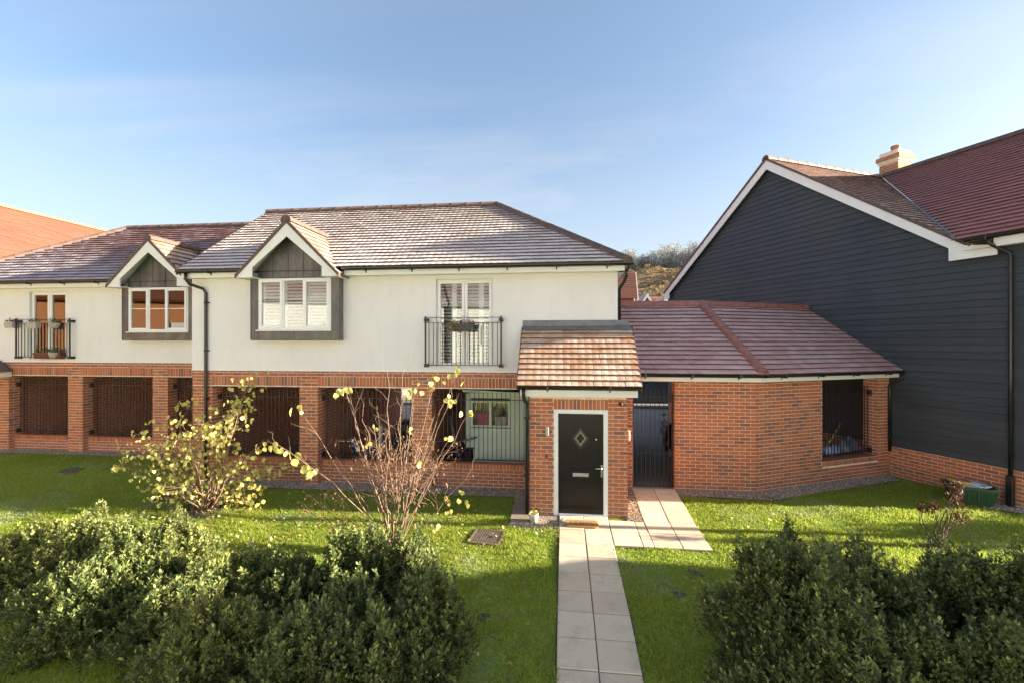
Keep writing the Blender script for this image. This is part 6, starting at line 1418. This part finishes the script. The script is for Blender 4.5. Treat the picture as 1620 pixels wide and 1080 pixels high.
def back_wall():
    T = thing('garden_wall', (4.5, 24, 0), 'shaded slate coloured wall across the court, seen through the iron gate', 'wall'); m = MB(); m.box(1.5, 7.5, 24.0, 24.3, -0.3, 3.5); part('wall', m, simple('slate_wall', (0.07, 0.078, 0.09), 0.9, var=0.35, scale=2.5), T); c = MB()
    for i in range(8): c.bbox(1.48+i*0.755, 1.48+i*0.755+0.75, 23.96, 24.34, 3.501, 3.58, 0.012)
    part('coping', c, M_CONC, T)
back_wall()

# ------------------------------------------------------------ the other side of the street (behind and beside the camera): garage and shrubs added for shade, houses bounce sun and show in the panes
def plain_house(name, label, u0, u1, v0, v1, ze, zr, along_u, wallm, roofm):
    H = thing(name, ((u0+u1)/2, (v0+v1)/2, -0.7), label, 'house', 'sunlit row of houses across the street' if name == 'opposite_house' else None); w = MB(); w.box(u0, u1, v0, v1, -1.2, ze)
    if along_u: a = (v0+v1)/2; w.add([(u0, v0, ze), (u0, v1, ze), (u0, a, zr), (u1, v0, ze), (u1, v1, ze), (u1, a, zr)], [(0, 2, 1), (3, 4, 5)]); R_ = [[(u0-.2, v0-.3, ze-.15), (u1+.2, v0-.3, ze-.15), (u1+.2, a, zr), (u0-.2, a, zr)], [(u0-.2, a, zr), (u1+.2, a, zr), (u1+.2, v1+.3, ze-.15), (u0-.2, v1+.3, ze-.15)]]
    else: a = (u0+u1)/2; w.add([(u0, v0, ze), (u1, v0, ze), (a, v0, zr), (u0, v1, ze), (u1, v1, ze), (a, v1, zr)], [(0, 1, 2), (3, 5, 4)]); R_ = [[(u0-.3, v0-.2, ze-.15), (a, v0-.2, zr), (a, v1+.2, zr), (u0-.3, v1+.2, ze-.15)], [(a, v0-.2, zr), (u1+.3, v0-.2, ze-.15), (u1+.3, v1+.2, ze-.15), (a, v1+.2, zr)]]
    part('wall', w, wallm, H); r = MB(); [r.poly(q) for q in R_]; r2 = MB()
    for q in R_: r2.poly(q); r2.poly([(x, y, z-0.08) for x, y, z in q])
    part('roof', r2, roofm, H)
    f = MB()
    for k in range(3):
        for zz in (1.0, 3.6):
            if zz+1.2 < ze: x = u0+(u1-u0)*(0.2+0.3*k); f.bbox(x-0.55, x+0.55, v1-0.02, v1+0.05, zz-0.7, zz+0.6, 0.01)
    if f.v: part('window', f, M_WHITE, H)
    return H
plain_house('shade_garage', 'brick garage beside the street, right of the viewpoint', 12.5, 18.5, -0.8, 7.30, 2.5, 5.0, True, M_BRICK, M_TILER)  # garage out of view, put in to cast the lawn shade
M_OPB = brick_mat('orange_brick', [(0, (0.62, 0.28, 0.13)), (1, (0.52, 0.22, 0.10))])
STREET = [('cream rendered house at the near end of the sunlit row across the street', 8.5, -21.0, M_RENDER), ('cream rendered house in the middle of the sunlit row across the street', -3.2, -15.4, M_RENDER), ('cream rendered house next to the brick end house of the sunlit row across the street', -14.9, -9.8, M_RENDER), ('brick house at the far end of the sunlit row across the street', -26.6, -4.2, M_OPB)]
for lab, hu, hv, hm in STREET:      # row set askew like the boarded house, cream-walled to bounce sun onto the facade
    H = plain_house('opposite_house', lab, -6.2, 6.2, -4.0, 4.0, 5.6, 9.0, True, hm, M_TILEO if hm is M_OPB else M_TILEL)
    H.location = (hu, hv, -0.7); H.rotation_euler = (0, 0, R(-25.6))
bush('tall evergreen shrub at the corner of the brick garage', 12.2, 8.9, 1.35, 0.5, 0.75, 900, M_HEDGE, None)  # off-frame shrubs added to cut the edge of the sunlit lawn band
bush('low evergreen shrub by the near corner of the dark boarded house', 11.6, 9.75, 0.7, 0.4, 0.35, 400, M_HEDGE, None)
print('objects', len(bpy.data.objects))
